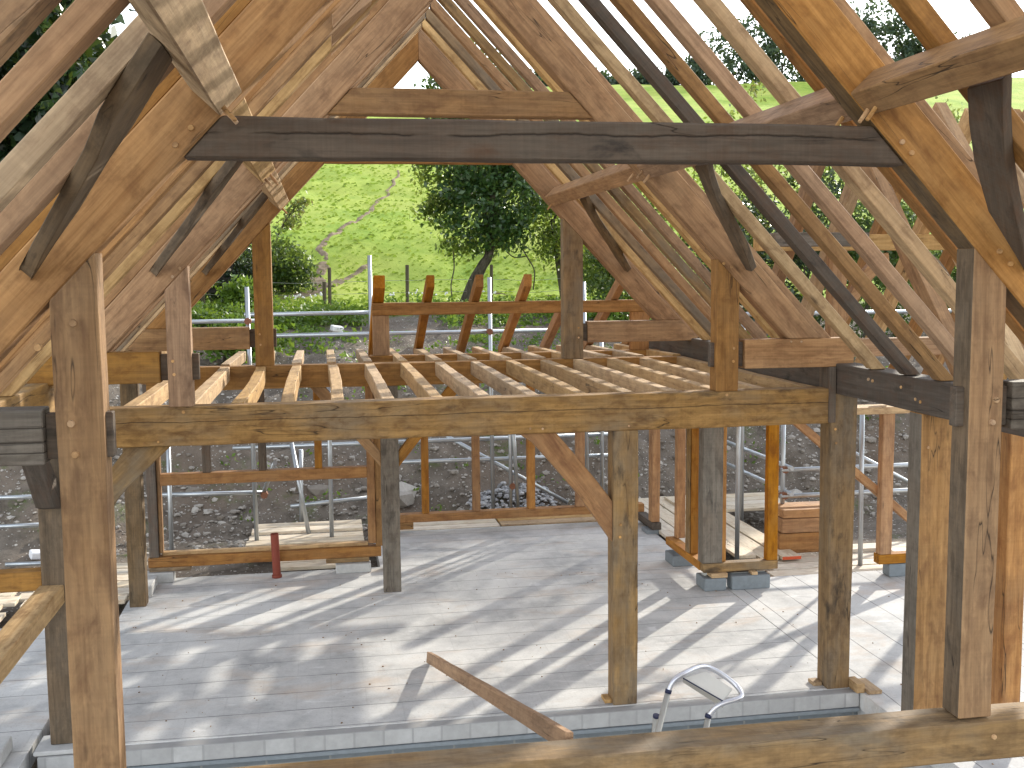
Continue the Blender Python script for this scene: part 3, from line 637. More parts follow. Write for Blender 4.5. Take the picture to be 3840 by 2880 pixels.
def stonemat(name, lo, hi):
    t = NT(name); g = t.n('NewGeometry'); tc = t.n('TexCoord')
    c = t.mix(g.outputs['Random Per Island'], lo, hi); n = t.noise(g.outputs['Position'], 25, 5, .6)
    c = t.mix(t.math('MULTIPLY', n, .6), c, tuple(k * .6 for k in lo))
    return t.finish(c, .9, n, .4, .01, .2)
rs = random.Random(3); it = []
for _ in range(5200):
    x = rs.uniform(-5, 9); y = 13.6 + abs(rs.gauss(0, 2.0)); r = rs.choice([.012, .016, .02, .02, .026, .034, .05]) * rs.uniform(.7, 1.2)
    it.append((x, y, hz(x, y) + r * .1, r))
for _ in range(14):
    x = rs.uniform(-4, 7); y = rs.uniform(14.3, 17); r = rs.uniform(.10, .2); it.append((x, y, hz(x, y), r))
it.append((1.05, 15.2, hz(1.05, 15.2) + .1, .28)); it.append((.95, 15.0, hz(.95, 15.0) + .02, .22))
stones('rubble', it, stonemat('rubble_stone', (.19, .16, .13), (.55, .52, .48)), 'stones and rubble strewn over the cut earth bank', 'rubble')
it = []
for _ in range(900):
    a = rs.uniform(0, 6.3); q = math.sqrt(rs.random()); x = 2.55 + q * .62 * math.cos(a); y = 14.75 + q * .45 * math.sin(a); r = rs.uniform(.016, .035)
    it.append((x, y, hz(x, y) + .22 * (1 - q) + r * .3, r))
stones('gravel_heap', it, stonemat('gravel', (.25, .25, .26), (.62, .62, .63)), 'small heap of pale grey gravel at the foot of the bank', 'gravel')
it = []
for _ in range(170):
    x = rs.uniform(-1.8, 5.5); y = rs.uniform(7.6, 11.4) if x < 3.9 else rs.uniform(6, 10.4); it.append((x, y, .004, rs.uniform(.003, .008)))
stones('wood_chips', it, stonemat('chip', (.20, .12, .06), (.42, .30, .18)), 'scattered wood chips and crumbs of dirt on the concrete floor', 'wood chips')

# ------------------------------------------------------------------ boards
def board(x0, x1, y0, y1, z, label, mat='board', th=.038, group='scaffold boards', red=None):
    o = box('scaffold_board', mat, x0, x1, y0, y1, z - th, z, bev=.003, cuts=3, jit=.003)
    if red: box('board_end', 'redend', x0 + .002, x1 - .002, y0 - .004, y0 + .012, z - th + .002, z - .002, o, bev=0, cuts=0)
    return tag(o, label, 'board', group)
y = 11.80
names = ['nearest', 'second', 'third', 'fourth', 'fifth', 'sixth', 'seventh', 'eighth']
for i in range(8):
    x0 = -.55 if i < 4 else -1.02 + .02 * i; z = .03 + (.03 if i >= 4 else 0) + (.035 if i >= 6 else 0)
    board(x0, .43, y, y + .215, z, f'{names[i]} pale board of the platform behind the window opening', 'board'); y += .24
for i in range(4): board(.66 + (1.52 if i % 2 else 0), 2.16 if i % 2 == 0 else 4.1, 13.37 + .23 * (i // 2), 13.58 + .23 * (i // 2), .0 + .012 * (i % 2), f'board beyond the back sole plate, {"front" if i < 2 else "rear"} row {"left" if i % 2 == 0 else "right"} piece', 'board' if i % 2 == 0 else 'pale')
for i in range(5):
    x = 3.99 + .235 * i; board(x, x + .222, [11.75, 11.5, 11.2, 11.12, 11.06][i], 14.45, .04 + (.012 if i in (2, 4) else 0), f'board running away from the camera behind the corner wall, {ORD[i]} from the left', 'board', red=(i == 4))
for i in range(4): board(4.6, 6.1, 13.30 + .24 * i, 13.52 + .24 * i, .09, f'crosswise board at the end of the right platform, {names[i]} of four', 'board')
for i in range(3): board(4.62 + .1 * i, 7.5, 10.56 + .24 * i, 10.77 + .24 * i, -.01, f'board lying across in front of the timber stack beyond the doorway, {names[i]} of three', 'board')
board(5.75, 7.6, 11.28, 11.5, .03, 'pale board with a clipped corner right of the scaffold standard', 'board'); board(6.25, 7.6, 11.0, 11.22, .045, 'pale board with a clipped corner behind the wing wall sole', 'board')
for i in range(6): board(-2.95 - .1 * (i % 2), -1.98, 10.95 + .25 * i, 11.16 + .25 * i, .02, f'board left of the far left floor post, {names[i]} of six', 'board')
for i in range(4): board(-5.2, -3.02 - .1 * (i % 2), 10.5 + .27 * i, 10.74 + .27 * i, .03, f'board seen left of the near left floor post, {names[i]} of four', 'board')
for i, (z0, z1, dx) in enumerate(((0.0, .23, 0), (.235, .40, .03), (.405, .50, .04))):
    o = box('timber_offcut', 'honey', 5.02 + dx, 5.75, 11.35, 11.75, z0, z1, bev=.006, cuts=1); tag(o, ['thick lowest', 'middle', 'thin topmost'][i] + ' baulk in the stack of golden oak by the scaffold', 'timber', 'stacked oak baulks')
# loose batten leaning on the nearest floor beam
o = bar('batten', 'gold', (.80, 8.70, .045), (1.035, 4.545, 1.12), .040, .085, (.12, .26, .96), bev=.003, cuts=8); tag(o, 'loose oak batten leaning from the floor up to the front beam', 'batten')
# red pipe
P_ = tag(tube('drain_pipe', 'red', [(-.535, 11.545, 0), (-.548, 11.535, .475)], .042, seg=18, caps=False), 'upright red-brown drain pipe standing out of the concrete floor', 'pipe')
tube('collar', 'red', [(-.535, 11.545, 0), (-.536, 11.545, .03)], .052, P_, seg=18)

# ------------------------------------------------------------------ step ladder
LD = tag(empty('step_ladder', (1.9, 5.6, -1.2)), 'aluminium step ladder whose curved top rail and platform show above the front beam', 'ladder')
rng = [(1.805, 5.50, .919), (1.83, 5.51, .965), (1.865, 5.52, .99), (1.92, 5.54, 1.005), (1.99, 5.58, 1.012), (2.06, 5.62, 1.0), (2.13, 5.62, .965), (2.20, 5.60, .915), (2.235, 5.57, .88), (2.235, 5.52, .855), (2.19, 5.50, .845), (2.12, 5.49, .835), (2.075, 5.49, .815), (2.05, 5.495, .785), (2.035, 5.50, .76)]
def smooth(pts, n=4):
    out = []; P = [Vector(p) for p in pts]
    for i in range(len(P) - 1):
        a, b, c, d = P[max(i - 1, 0)], P[i], P[i + 1], P[min(i + 2, len(P) - 1)]
        for k in range(n):
            t = k / n; out.append(.5 * ((2 * b) + (c - a) * t + (2 * a - 5 * b + 4 * c - d) * t * t + (3 * b - a - 3 * c + d) * t ** 3))
    return out + [P[-1]]
tube('top_rail', 'alu', smooth(rng), .0145, LD, seg=14)
tube('leg', 'alu_dull', [(1.805, 5.50, .92), (1.62, 5.46, .25), (1.25, 5.40, -1.2)], .0165, LD, seg=14); tube('leg', 'alu_dull', [(2.035, 5.50, .762), (1.93, 5.44, .25), (1.62, 5.3, -1.2)], .0165, LD, seg=14)
tube('collar_ring', 'navy', [(1.809, 5.501, .932), (1.803, 5.499, .912)], .0185, LD, seg=14); tube('collar_ring', 'navy', [(2.039, 5.501, .775), (2.032, 5.499, .755)], .0185, LD, seg=14)
solid('platform', 'tread', [(1.905, 5.545, .972), (2.115, 5.50, .842), (2.20, 5.575, .880), (2.06, 5.612, .975)], (0.0, -.002, -.012), (1, 0, -.5), LD, bev=.002, cuts=0)
solid('platform_edge', 'navy', [(1.90, 5.538, .980), (2.118, 5.492, .848), (2.118, 5.494, .842), (1.90, 5.540, .974)], (0, -.006, -.002), (1, 0, -.6), LD, bev=0, cuts=0)
solid('platform_lip', 'alu_dull', [(1.902, 5.540, .972), (2.116, 5.494, .840), (2.116, 5.494, .805), (1.902, 5.540, .950)], (0, -.004, 0), (1, 0, -.6), LD, bev=0, cuts=0)
tube('leg', 'alu_dull', [(1.775, 5.62, .735), (1.70, 5.9, -1.2)], .017, LD, seg=14); tube('collar_ring', 'navy', [(1.776, 5.617, .742), (1.775, 5.62, .728)], .019, LD, seg=14)

# ------------------------------------------------------------------ scaffolding
def pole(p0, p1, label, r=.026, name='scaffold_tube'):
    o = tube(name, 'tube', [p0, p1], r, seg=10); return tag(o, label, 'scaffold tube', 'scaffold tubes')
def coupler(p, label):
    o = tube('coupler', 'rust', [(p[0], p[1] - .05, p[2]), (p[0], p[1] + .05, p[2])], .042, seg=8); return tag(o, label, 'coupler', 'scaffold couplers')
g = -.25
pole((-1.80, 13.0, g), (-1.79, 13.0, 1.32), 'upright tube seen inside the left part of the window opening, leftmost of three')
pole((-.822, 13.0, g), (-.845, 13.0, 3.05), 'upright tube left of the far truss inner post, its open top end showing')
pole((.053, 13.0, g), (.06, 13.0, 2.2), 'upright tube seen in the window opening beside the boards, rightmost of three')
pole((-1.92, 13.06, .642), (-.70, 13.06, .618), 'level tube crossing the window opening at mid height')
pole((-3.9, 13.06, .69), (-3.15, 13.06, .68), 'upper level tube at the far left edge of the picture'); pole((-3.9, 13.06, .352), (-3.15, 13.06, .352), 'middle level tube at the far left edge of the picture'); pole((-3.63, 13.0, -.08), (-3.0, 13.0, -.09), 'lowest level tube at the far left edge of the picture')
pole((-.72, 13.0, .65), (-.55, 12.2, 1.12), 'short bright tube end tilting up behind the mid rail')
pole((.622, 13.95, g), (.615, 13.95, 3.42), 'tall upright tube left of the lean-to rail'); pole((2.164, 13.95, g), (2.141, 13.95, 3.13), 'upright tube behind the lean-to rafters rising in front of the tree trunk')
pole((3.45, 13.95, g), (3.39, 13.95, 3.06), 'upright tube hidden behind the right inner post of the far truss'); pole((3.66, 14.0, g), (3.64, 14.0, 2.45), 'short upright tube showing under the far right stub beam')
pole((-.95, 14.0, 2.692), (.66, 14.0, 2.70), 'upper level guard rail tube left of the lean-to'); pole((-.95, 14.0, 2.424), (3.05, 14.0, 2.432), 'lower level guard rail tube passing behind the lean-to rafters')
pole((-2.9, 13.9, 2.615), (-.66, 13.9, 2.622), 'level tube passing left of the far truss at rail height')
pole((-1.15, 14.05, 1.008), (4.0, 14.05, 1.02), 'level tube just under the long tie beam, upper of two'); pole((.60, 14.05, .748), (4.0, 14.05, .735), 'level tube crossing behind the back wall studs, lower of two')
pole((2.39, 13.9, g), (2.39, 13.9, 2.0), 'upright tube between the back wall studs with a leaning one beside it'); pole((2.40, 13.86, 1.75), (2.48, 13.86, .05), 'leaning tube beside an upright between the back wall studs')
pole((1.60, 14.3, 1.03), (3.2, 14.1, .10), 'sloping tube falling to the right behind the back wall studs')
pole((-.40, 13.4, 1.15), (-.22, 13.2, .06), 'leaning tube standing on the platform behind the window opening'); pole((-.45, 13.9, .26), (.55, 13.9, .33), 'low level tube behind the boards in the window opening'); pole((-.32, 13.8, -.1), (-.30, 13.8, 1.0), 'thin upright behind the leaning tube in the window opening')
pole((4.434, 11.14, 0), (4.43, 11.14, 2.3), 'upright tube left of the golden door post, nearer of two'); pole((5.18, 12.88, 0), (5.17, 12.88, 2.6), 'upright tube left of the golden door post, farther of two')
pole((5.206, 11.7, 0), (5.20, 11.7, 1.75), 'corner upright tube right of the golden door post')
pole((5.25, 11.55, .935), (5.25, 14.4, .93), 'upper tube running away from the corner upright'); pole((5.25, 11.55, .635), (5.25, 14.4, .64), 'lower tube running away from the corner upright')
pole((5.15, 11.64, .905), (8.2, 11.64, .908), 'upper level tube right of the corner upright'); pole((5.15, 11.64, .60), (8.2, 11.64, .607), 'lower level tube right of the corner upright')
pole((5.70, 10.77, -.05), (5.68, 10.77, 1.70), 'upright tube between the right floor post and the wing wall post')
pole((6.1, 12.2, 1.1), (7.5, 12.2, .35), 'sloping tube low behind the wing wall frame')
pole((3.9, 12.6, 2.66), (8, 12.6, 2.66), 'bright level tube glimpsed through the feet of the cross-wing rafters')
for p, l in (((-.842, 13.0, 2.655), 'rusty coupler on the open ended upright left of the far truss post'), ((2.141, 13.97, 2.43), 'coupler where rail and upright cross behind the lean-to'), ((5.203, 11.67, .907), 'upper coupler on the corner upright'), ((5.203, 11.67, .604), 'lower coupler on the corner upright'), ((2.41, 13.9, .40), 'coupler low on the paired tubes behind the studs'), ((-.72, 13.02, .60), 'rusty coupler under the mid rail in the window opening')): coupler(p, l)

# ------------------------------------------------------------------ vegetation
def leafmat(name, stops, trans=.35, rough=.45):
    t = NT(name); g = t.n('NewGeometry')
    col = t.ramp(g.outputs['Random Per Island'], stops)
    n = t.noise(g.outputs['Position'], 1.6, 3); col = t.mix(t.ramp(n, [(.35, .55), (.65, 0)]), col, tuple(k * .55 for k in stops[0][1]))
    b = t.n('BsdfPrincipled', None, Base_Color=col, Roughness=rough); b.inputs['Specular IOR Level'].default_value = .45
    tr = t.n('BsdfTranslucent', None, Color=t.mix(.5, col, (.25, .33, .03)))
    mx = t.n('MixShader', None, _0=trans); t.t.links.new(b.outputs[0], mx.inputs[1]); t.t.links.new(tr.outputs[0], mx.inputs[2]); t.t.links.new(mx.outputs[0], t.out.inputs[0])
    return t.m
ML = {'ivy': leafmat('leaf_ivy', [(0, (.022, .060, .020)), (.6, (.045, .105, .030)), (1, (.10, .18, .045))], .3, .32),
      'light': leafmat('leaf_light', [(0, (.06, .11, .02)), (.5, (.13, .19, .03)), (1, (.27, .29, .06))], .45),
      'mid': leafmat('leaf_mid', [(0, (.03, .07, .02)), (.6, (.07, .13, .03)), (1, (.15, .21, .05))], .35),
      'dark': leafmat('leaf_dark', [(0, (.008, .022, .010)), (.7, (.018, .045, .018)), (1, (.07, .13, .04))], .15, .3),
      'far': leafmat('leaf_far', [(0, (.03, .055, .045)), (.6, (.05, .085, .06)), (1, (.09, .13, .07))], .2, .8),
      'autumn': leafmat('leaf_autumn', [(0, (.07, .10, .03)), (.6, (.16, .17, .05)), (1, (.24, .12, .05))], .4),
      'nettle': leafmat('leaf_nettle', [(0, (.06, .13, .015)), (.6, (.13, .25, .03)), (1, (.25, .38, .06))], .4)}
def bark():
    t = NT('bark'); g = t.n('NewGeometry'); n = t.noise(t.scale(g.outputs['Position'], 9, 9, 2.2), 1.5, 6, .65)
    return t.finish(t.mix(t.ramp(n, [(.35, 0), (.65, 1)]), (.035, .030, .022), (.12, .105, .08)), .95, n, .8, .04, .1)
MB = bark()
def leaves(name, pts, size, mat, parent=None, loc=(0, 0, 0), seed=1, flat=0.):
    rs = np.random.RandomState(seed); n = len(pts); P = np.asarray(pts) - np.asarray(loc)
    sz = size * rs.uniform(.6, 1.35, (n, 1))
    a = rs.normal(size=(n, 3)); a /= np.linalg.norm(a, axis=1, keepdims=True)
    b = rs.normal(size=(n, 3)); b[:, 2] *= (1 - flat); b -= a * (a * b).sum(1, keepdims=True); b /= np.linalg.norm(b, axis=1, keepdims=True)
    c = np.cross(a, b)
    V = np.stack([P - a * sz, P + b * sz * .5 + c * sz * .14, P + a * sz, P - b * sz * .5 + c * sz * .14], 1).reshape(-1, 3)
    me = bpy.data.meshes.new(name); me.vertices.add(4 * n); me.vertices.foreach_set('co', V.ravel())
    me.loops.add(4 * n); me.loops.foreach_set('vertex_index', np.arange(4 * n)); me.polygons.add(n)
    me.polygons.foreach_set('loop_start', np.arange(0, 4 * n, 4)); me.polygons.foreach_set('loop_total', np.full(n, 4)); me.update(); me.validate()
    return link(name, me, mat, Matrix.Translation(loc), parent)
def crown_pts(lobes, n, seed, clump=.22, per=26):
    """leaf clumps spread through ellipsoid lobes (centre, radii), denser toward the surface, with gaps"""
    rs = np.random.RandomState(seed); out = []
    vol = np.array([l[1][0] * l[1][1] * l[1][2] for l in lobes]) ** .67; vol /= vol.sum()
    for l, f in zip(lobes, vol):
        m = max(1, int(n * f / per))
        d = rs.normal(size=(m, 3)); d /= np.linalg.norm(d, axis=1, keepdims=True)
        r = rs.uniform(.25, 1, (m, 1)) ** .45 * (1 + .22 * rs.normal(size=(m, 1)) * .6)
        c = np.array(l[0]) + d * r * np.array(l[1])
        k = rs.randint(per // 2, per * 3 // 2, m)
        for ci, ki in zip(c, k): out.append(ci + rs.normal(size=(ki, 3)) * clump * np.array([1, 1, .75]))
    return np.concatenate(out)
def tree(name, base, lobes, n, leaf, mat, label, cat='tree', trunk=None, r=.1, seed=1, clump=.22, group=None, limbs=4):
    T = tag(empty(name, base), label, cat, group); base = Vector(base)
    leaves('crown', crown_pts(lobes, n, seed, clump), leaf, ML[mat], T, tuple(base), seed)
    rnd = random.Random(seed)
    if trunk is None:
        c = Vector(lobes[0][0]); trunk = [base, base.lerp(c, .5) + Vector((rnd.uniform(-.1, .1), 0, 0)), c]
    tp = smooth(trunk, 5); tube('trunk', MB, tp, r, T, seg=9, radii=[r * (1.15 - .7 * i / len(tp)) for i in range(len(tp))])
    for k in range(limbs):
        lo = lobes[k % len(lobes)]; s_ = tp[int(len(tp) * rnd.uniform(.55, .9))]
        e = Vector(lo[0]) + Vector([rnd.uniform(-.75, .75) * q for q in lo[1]])
        m_ = s_.lerp(e, .5) + Vector((rnd.uniform(-.15, .15), rnd.uniform(-.15, .15), .12)); lp = smooth([s_, m_, e], 4)
        tube('limb', MB, lp, r * .4, T, seg=6, radii=[r * (.45 - .36 * i / len(lp)) for i in range(len(lp))])
    return T
# the ivy-clad tree on the fence line
b = (3.49, 26.6, hz(3.49, 26.6) - .05)
MT = tree('ivy_clad_tree', b, [((3.75, 26.6, 4.7), (.95, .9, 1.1)), ((3.9, 26.6, 6.2), (1.15, 1.1, 1.6)), ((4.6, 26.5, 5.0), (.8, .9, 1.0)), ((3.6, 26.6, 7.6), (1.0, 1.0, 1.2)), ((4.7, 26.6, 6.5), (.9, .9, 1.2)), ((2.95, 26.6, 6.0), (.45, .5, .8)), ((4.3, 26.5, 4.1), (.7, .6, .42))],
     15000, .075, 'ivy', 'dense dark ivy-clad tree with a leaning trunk, left of the right inner post', 'tree', [b, (3.70, 26.6, 2.95), (3.92, 26.6, 3.35), (4.12, 26.6, 3.8), (4.2, 26.6, 5.5), (4.0, 26.6, 7.4)], .145, 11, .15)
leaves('fringe', crown_pts([((2.7, 26.6, 5.5), (.35, .4, .9)), ((2.55, 26.6, 5.0), (.25, .3, .5)), ((3.3, 26.6, 3.9), (.6, .5, .25))], 900, 4, .16), .07, ML['light'], MT, b, 4)
for k, (pts) in enumerate([[(3.2, 26.6, 3.7), (3.22, 26.6, 3.3), (3.14, 26.6, 2.9), (3.16, 26.6, 2.6)], [(4.9, 26.5, 3.75), (5.05, 26.5, 3.5), (5.2, 26.5, 3.2), (5.16, 26.5, 2.75)], [(4.5, 26.5, 3.7), (4.7, 26.5, 3.55), (5.0, 26.5, 3.58)]]): tube('hanging_stem', MB, smooth(pts), .016, MT, seg=5)
b = (6.1, 27.2, hz(6.1, 27.2))
tree('hawthorn_tree', b, [((5.75, 27.0, 4.5), (.6, .7, .8)), ((5.9, 27.0, 5.4), (.7, .7, .8)), ((6.5, 27, 3.8), (.7, .7, .5)), ((5.6, 27, 3.75), (.35, .5, .3))], 4300, .06, 'light', 'lighter green small tree touching the right side of the ivy-clad tree', seed=12, clump=.17, r=.09)
b = (7.3, 26.0, hz(7.3, 26.0))
tree('hawthorn_tree', b, [((6.95, 26, 3.35), (.65, .6, .6)), ((7.7, 26, 3.7), (.7, .7, .9)), ((6.55, 26, 3.0), (.35, .4, .3))], 4300, .06, 'light', 'low leafy bush seen through the right truss behind the end of the lean-to', 'bush', seed=13, clump=.16, r=.07)
# bushes left of the far inner post
b = (-.95, 28.6, hz(-.95, 28.6)); tree('elder_bush', b, [((-.95, 28.6, 3.5), (.55, .6, .75)), ((-.55, 28.6, 3.15), (.4, .4, .45)), ((-1.5, 28.6, 3.3), (.6, .5, .7))], 4500, .06, 'mid', 'round grey-green bush just right of the far left inner post', 'bush', seed=14, clump=.14, r=.05)
b = (-2.1, 27.5, hz(-2.1, 27.5)); tree('thorn_bush', b, [((-2.0, 27.5, 3.3), (.6, .6, .75)), ((-2.6, 27.5, 3.0), (.6, .5, .6))], 3500, .055, 'dark', 'dark thorn bush left of the far left inner post', 'bush', seed=15, clump=.15, r=.05)
b = (-1.75, 24.8, hz(-1.75, 24.8)); tree('elder_bush', b, [((-1.75, 24.8, 2.72), (.42, .4, .36)), ((-1.4, 24.8, 2.5), (.3, .3, .25))], 1800, .07, 'nettle', 'bright green leafy bush beside the open ended scaffold upright', 'bush', seed=16, clump=.11, r=.03)
b = (-1.2, 30.2, hz(-1.2, 30.2)); tree('sapling', b, [((-.42, 30.2, 5.02), (.26, .3, .26)), ((-.75, 30.2, 4.7), (.3, .3, .3))], 380, .06, 'autumn', 'twig of leaves poking out beside the far left principal rafter', 'sapling', trunk=[(-1.2, 30.2, hz(-1.2, 30.2)), (-1.1, 30.2, 4.2), (-.6, 30.2, 5.0)], r=.03, seed=17, clump=.10)
b = (-1.6, 18.6, hz(-1.6, 18.6)); tree('fern_bush', b, [((-1.45, 18.6, 2.12), (.55, .4, .26)), ((-.95, 18.7, 2.1), (.4, .3, .2))], 2600, .055, 'nettle', 'low ferny growth under the far left stub beam', 'bush', seed=18, clump=.10, r=.03)
# right hand hedge behind the building
hedge = [(7.3, 22.5, 6.2, 'light'), (8.3, 21.5, 6.7, 'light'), (9.3, 22.3, 7.0, 'autumn'), (10.4, 22.0, 6.0, 'light'), (9.0, 19.4, 5.6, 'dark'), (10.0, 18.9, 5.9, 'mid'), (11.0, 19.6, 5.6, 'mid'), (6.3, 23.0, 5.3, 'mid'), (13.0, 21.5, 4.0, 'mid'), (7.8, 20.2, 4.9, 'dark')]
hl = ['pale sapling clump behind the right rafters, nearest the ivy-clad tree', 'pale upright sapling clump behind the dark stained rafter', 'tall sapling with rusty leaves, highest in the hedge on the right', 'pale sapling clump at the right end of the tall hedge', 'dense dark holly bush behind the cross-wing rafters', 'mid green bush between holly and cross-wing end', 'low bush behind the right end of the cross-wing', 'bush filling the gap right of the hawthorn', 'low outlying bush on the field edge at far right', 'dark bush low behind the foot of the right rafters']
for i, (x, y, zt, mt) in enumerate(hedge):
    zb = hz(x, y); hh = zt - zb; thin = mt in ('light', 'autumn')
    lob = [((x, y, zb + hh * .30), (.75, .7, hh * .30)), ((x + .2, y, zb + hh * .62), (.55 if thin else .8, .6, hh * .32))] + ([((x - .15, y, zb + hh * .88), (.28, .3, hh * .15))] if thin else [])
    tree('hedge_sapling' if thin else 'hedge_bush', (x, y, zb), lob, 4200 if not thin else 2300, .055, mt, hl[i], 'sapling' if thin else 'bush', seed=30 + i, clump=.15, r=.05, group='hedge behind the cross-wing')
b = (14.6, 24, hz(14.6, 24)); tree('sapling', b, [((14.6, 24, 5.9), (.8, .6, 1.0)), ((14.8, 24, 4.6), (.6, .5, .6))], 900, .07, 'autumn', 'thin sapling with rusty leaves in front of the right hand field', 'sapling', seed=50, clump=.2, r=.03)
# dark trees close on the left
for i, (x, y, zt, rr) in enumerate(((-4.6, 19, 11.5, 1.7), (-6.6, 17.5, 12, 1.8), (-9.2, 17, 12.5, 2.2), (-5.6, 22.5, 11, 1.6), (-8.0, 22, 12.5, 2.2))):
    zb = hz(x, y); hh = zt - zb
    tree('evergreen_tree', (x, y, zb), [((x, y, zb + hh * .25), (rr, rr, hh * .25)), ((x, y, zb + hh * .5), (rr * 1.05, rr, hh * .3)), ((x, y, zb + hh * .78), (rr * .85, rr * .8, hh * .25))], 13000, .13, 'dark', ['dark glossy evergreen behind the left rafters, nearest the gable opening', 'dark evergreen behind the left rafters, second from the gable opening', 'dark evergreen at the top left corner of the picture', 'rear dark evergreen filling the gap by the first', 'rear dark evergreen filling the top left corner'][i], seed=60 + i, clump=.26, r=.2, group='evergreens on the left')
# trees along the skyline
sk = [(14.2, 110, 3.4), (16.5, 111, 4.6), (18.6, 112, 3.3), (20.6, 110, 2.4), (23, 112, 2.8), (25.5, 113, 2.2), (28, 111, 2.6), (31, 112, 2.2), (34, 112, 2.8), (37, 111, 3.2), (40, 113, 4.6), (43, 111, 7.6), (46, 112, 8.0), (49, 112, 7.2), (52.5, 111, 6.0), (55.5, 110, 8.6), (58.5, 110, 10.4), (61, 109, 8.5), (63.5, 110, 5.5), (66, 110, 5.0), (69, 111, 5.5), (73, 111, 5)]
for i, (x, y, hh) in enumerate(sk):
    zb = h0(x, 106) - .5; rr = max(1.5, hh * .42); rn = random.Random(i)
    tree('skyline_tree', (x, y, zb), [((x, y, zb + hh * .45), (rr, rr, hh * .42)), ((x + rn.uniform(-.8, .8), y, zb + hh * .75), (rr * .7, rr * .7, hh * .28))], 1500, .26, 'far', f'tree on the far skyline, {"a taller dark one" if hh > 6 else "a lower one"}, {ORD[i] if i < 16 else ["seventeenth", "eighteenth", "nineteenth", "twentieth", "twenty-first", "twenty-second"][i - 16]} from the gable apex', seed=100 + i, clump=.45, r=.16, group='trees on the skyline', limbs=2)
# nettles and weeds, grass tufts
rs2 = np.random.RandomState(8); P = []
for _ in range(760):
    x = rs2.uniform(-4.5, 7.5); y = 22.6 + abs(rs2.normal(0, 1.3)) if rs2.rand() < .8 else rs2.uniform(19, 23)
    if x > .8 and y < 23.8 and x < 2.6: continue
    hh = rs2.uniform(.08, .38); z = hz(x, y)
    P.append(np.array([x, y, z]) + rs2.normal(size=(26, 3)) * np.array([.13, .13, .0]) + np.stack([np.zeros(26), np.zeros(26), rs2.uniform(.02, hh, 26)], 1))
o = leaves('nettles', np.concatenate(P), .05, ML['nettle'], seed=9); tag(o, 'nettles and weeds along the foot of the pasture', 'weeds', kind='stuff')
P = []
for _ in range(260):
    x = rs2.uniform(-5, 9); y = rs2.uniform(14.5, 21); z = hz(x, y)
    P.append(np.array([x, y, z]) + rs2.normal(size=(14, 3)) * np.array([.08, .08, .0]) + np.stack([np.zeros(14), np.zeros(14), rs2.uniform(.0, .13, 14)], 1))
o = leaves('weeds', np.concatenate(P), .035, ML['nettle'], seed=10); tag(o, 'small green weeds growing on the earth bank', 'weeds', kind='stuff')
# pasture tufts as upright blades
def blades(name, n, seed, mat):
    rs = np.random.RandomState(seed); V = []
    X = []; 
    while len(X) < n:
        y = 25.5 + 44 * rs.rand() ** 1.7; x = rs.uniform(-6, 12) * (y / 28) ** .9 - 0
        X.append((x, y))
    for (x, y) in X:
        z = hz(x, y); s_ = (.018 + .0007 * y) * rs.uniform(.6, 1.5) ; a = rs.uniform(-.6, .6); w = s_ * 1.3
        V += [(x - w * math.cos(a), y - w * math.sin(a), z - .01), (x + w * math.cos(a), y + w * math.sin(a), z - .01), (x + w * .5, y + .3 * s_, z + s_ * rs.uniform(.6, 1.2)), (x - w * .4, y + .3 * s_, z + s_ * rs.uniform(.5, 1.1))]
    V = np.array(V); me = bpy.data.meshes.new(name); m = len(V) // 4
    me.vertices.add(4 * m); me.vertices.foreach_set('co', V.ravel()); me.loops.add(4 * m); me.loops.foreach_set('vertex_index', np.arange(4 * m)); me.polygons.add(m)
    me.polygons.foreach_set('loop_start', np.arange(0, 4 * m, 4)); me.polygons.foreach_set('loop_total', np.full(m, 4)); me.update()
    return link(name, me, mat)
MGR = leafmat('grass_blade', [(0, (.13, .21, .028)), (.5, (.22, .33, .045)), (1, (.36, .42, .09))], .5, .7)
o = blades('grass_tufts', 16000, 21, MGR); tag(o, 'tufts of grass over the sunlit pasture', 'grass', kind='stuff')

# ------------------------------------------------------------------ fence
FN = tag(empty('wire_fence', (2, 26.2, 2.4)), 'old post and wire fence with white tufts along the foot of the pasture', 'fence')
for (x, y, hh, r) in ((.075, 25.9, .62, .045), (.20, 25.88, .95, .042), (2.06, 26.55, .92, .045), (4.13, 26.6, .92, .042), (-2.7, 26.2, .9, .05), (6.3, 26.7, .9, .045), (-4.2, 26.3, .9, .05)):
    z = hz(x, y); tube('post', 'postold', [(x, y, z - .1), (x + .01, y, z + hh)], r, FN, seg=7, smooth=False)
for k in (.26, .55): tube('wire', 'wire', [(x, 26.5, hz(x, 26.5) + k) for x in np.arange(-5, 8.1, .5)], .006, FN, seg=4)
rs3 = random.Random(4)
bm = bmesh.new(); bmesh.ops.create_icosphere(bm, subdivisions=1, radius=.028); tm = bpy.data.meshes.new('white_tuft'); bm.to_mesh(tm); bm.free(); tm.materials.append(M['white'])
for i in range(40):
    x = rs3.uniform(-.9, .1) if i % 2 else rs3.uniform(1.6, 4.4)
    o = bpy.data.objects.new('white_tuft', tm); COL.objects.link(o); place(o, Matrix.Translation((x, 26.5, hz(x, 26.5) + .24 + rs3.uniform(-.04, .04))) @ Matrix.Diagonal((rs3.uniform(.6, 1.4), 1, rs3.uniform(.7, 1.6), 1)), FN)
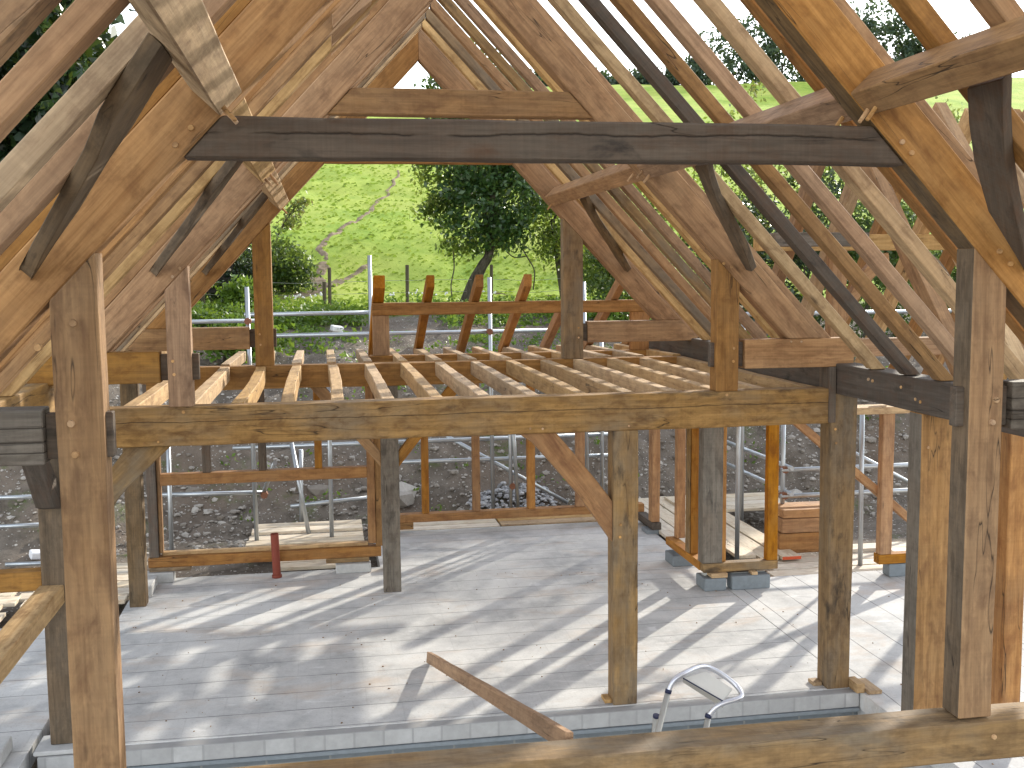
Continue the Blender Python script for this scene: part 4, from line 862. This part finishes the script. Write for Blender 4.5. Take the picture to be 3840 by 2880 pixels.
# dark hurdle and platform behind the left posts
HD = tag(empty('field_gate', (-2.75, 27, 2.5)), 'dark timber hurdle and rail behind the bright bush at left', 'gate')
for x, hh in ((-3.4, 1.0), (-2.9, 1.25), (-2.35, .9), (-2.15, 1.3)): z = hz(x, 27); box('upright', 'darkfence', x, x + .09, 27, 27.09, z - .1, z + hh, HD, cuts=2)
for k in (.25, .5, .78): box('rail', 'darkfence' if k < .7 else 'board', -3.9, -2.1, 26.94, 26.99, 2.5 + k, 2.62 + k if k < .7 else 2.55 + k, HD, cuts=3)
# odds and ends
for i, (x, y, z, s_, l) in enumerate(((-3.30, 13.6, .02, .09, 'white plastic scrap on the earth at the far left edge, upper of two'), (-3.34, 13.3, -.1, .10, 'white plastic scrap on the earth at the far left edge, lower of two'), (.27, 20.0, 2.15, .11, 'white block lying among weeds left of the lean-to rail'), (-1.66, 12.7, -.02, .07, 'pale scrap of timber between the left floor posts'))):
    o = box('scrap', 'white' if i < 3 else 'pale', x - s_, x + s_, y - s_ * .6, y + s_ * .6, z, z + s_ * .9, bev=.012, cuts=0); o.rotation_euler = (.2, .15, .5); tag(o, l, 'scrap')

# ------------------------------------------------------------------ light, sky, camera
el, az = R(23), R(47)
sd = Vector((math.cos(el) * math.cos(az), math.cos(el) * math.sin(az), math.sin(el)))
L = bpy.data.lights.new('sun', 'SUN'); L.energy = 2.0; L.angle = R(1.0); L.color = (1, .93, .80)
o = bpy.data.objects.new('sun', L); COL.objects.link(o); o.rotation_euler = sd.to_track_quat('Z', 'Y').to_euler(); o.location = sd * 60
w = bpy.data.worlds.new('World'); sc.world = w; w.use_nodes = True; nt = w.node_tree; nt.nodes.clear()
sky = nt.nodes.new('ShaderNodeTexSky'); sky.sky_type = 'NISHITA'; sky.sun_disc = False; sky.sun_elevation = el; sky.sun_rotation = R(90) - az
sky.air_density = 1.1; sky.dust_density = .25; sky.ozone_density = .6
bg = nt.nodes.new('ShaderNodeBackground'); bg.inputs[1].default_value = .15; wo = nt.nodes.new('ShaderNodeOutputWorld')
hs = nt.nodes.new('ShaderNodeHueSaturation'); hs.inputs['Saturation'].default_value = .30; nt.links.new(sky.outputs[0], hs.inputs['Color']); nt.links.new(hs.outputs[0], bg.inputs[0]); nt.links.new(bg.outputs[0], wo.inputs[0])
cam = bpy.data.cameras.new('camera'); co = bpy.data.objects.new('camera', cam); COL.objects.link(co); sc.camera = co
cam.sensor_width = 36; cam.sensor_fit = 'HORIZONTAL'; cam.lens = 4088.36 / 3840 * 36; cam.clip_start = .05; cam.clip_end = 1500
co.matrix_world = Matrix.Translation((0, 0, 3.2)) @ Matrix.Rotation(-.1723, 4, 'Z') @ Matrix.Rotation(math.pi / 2 - .1027, 4, 'X') @ Matrix.Rotation(-.0087, 4, 'Z')
sc.view_settings.view_transform = 'Standard'; sc.view_settings.look = 'None'; sc.view_settings.gamma = 1; sc.view_settings.exposure = 1.75
sc.cycles.max_bounces = 8; sc.cycles.diffuse_bounces = 4; sc.cycles.use_denoising = True
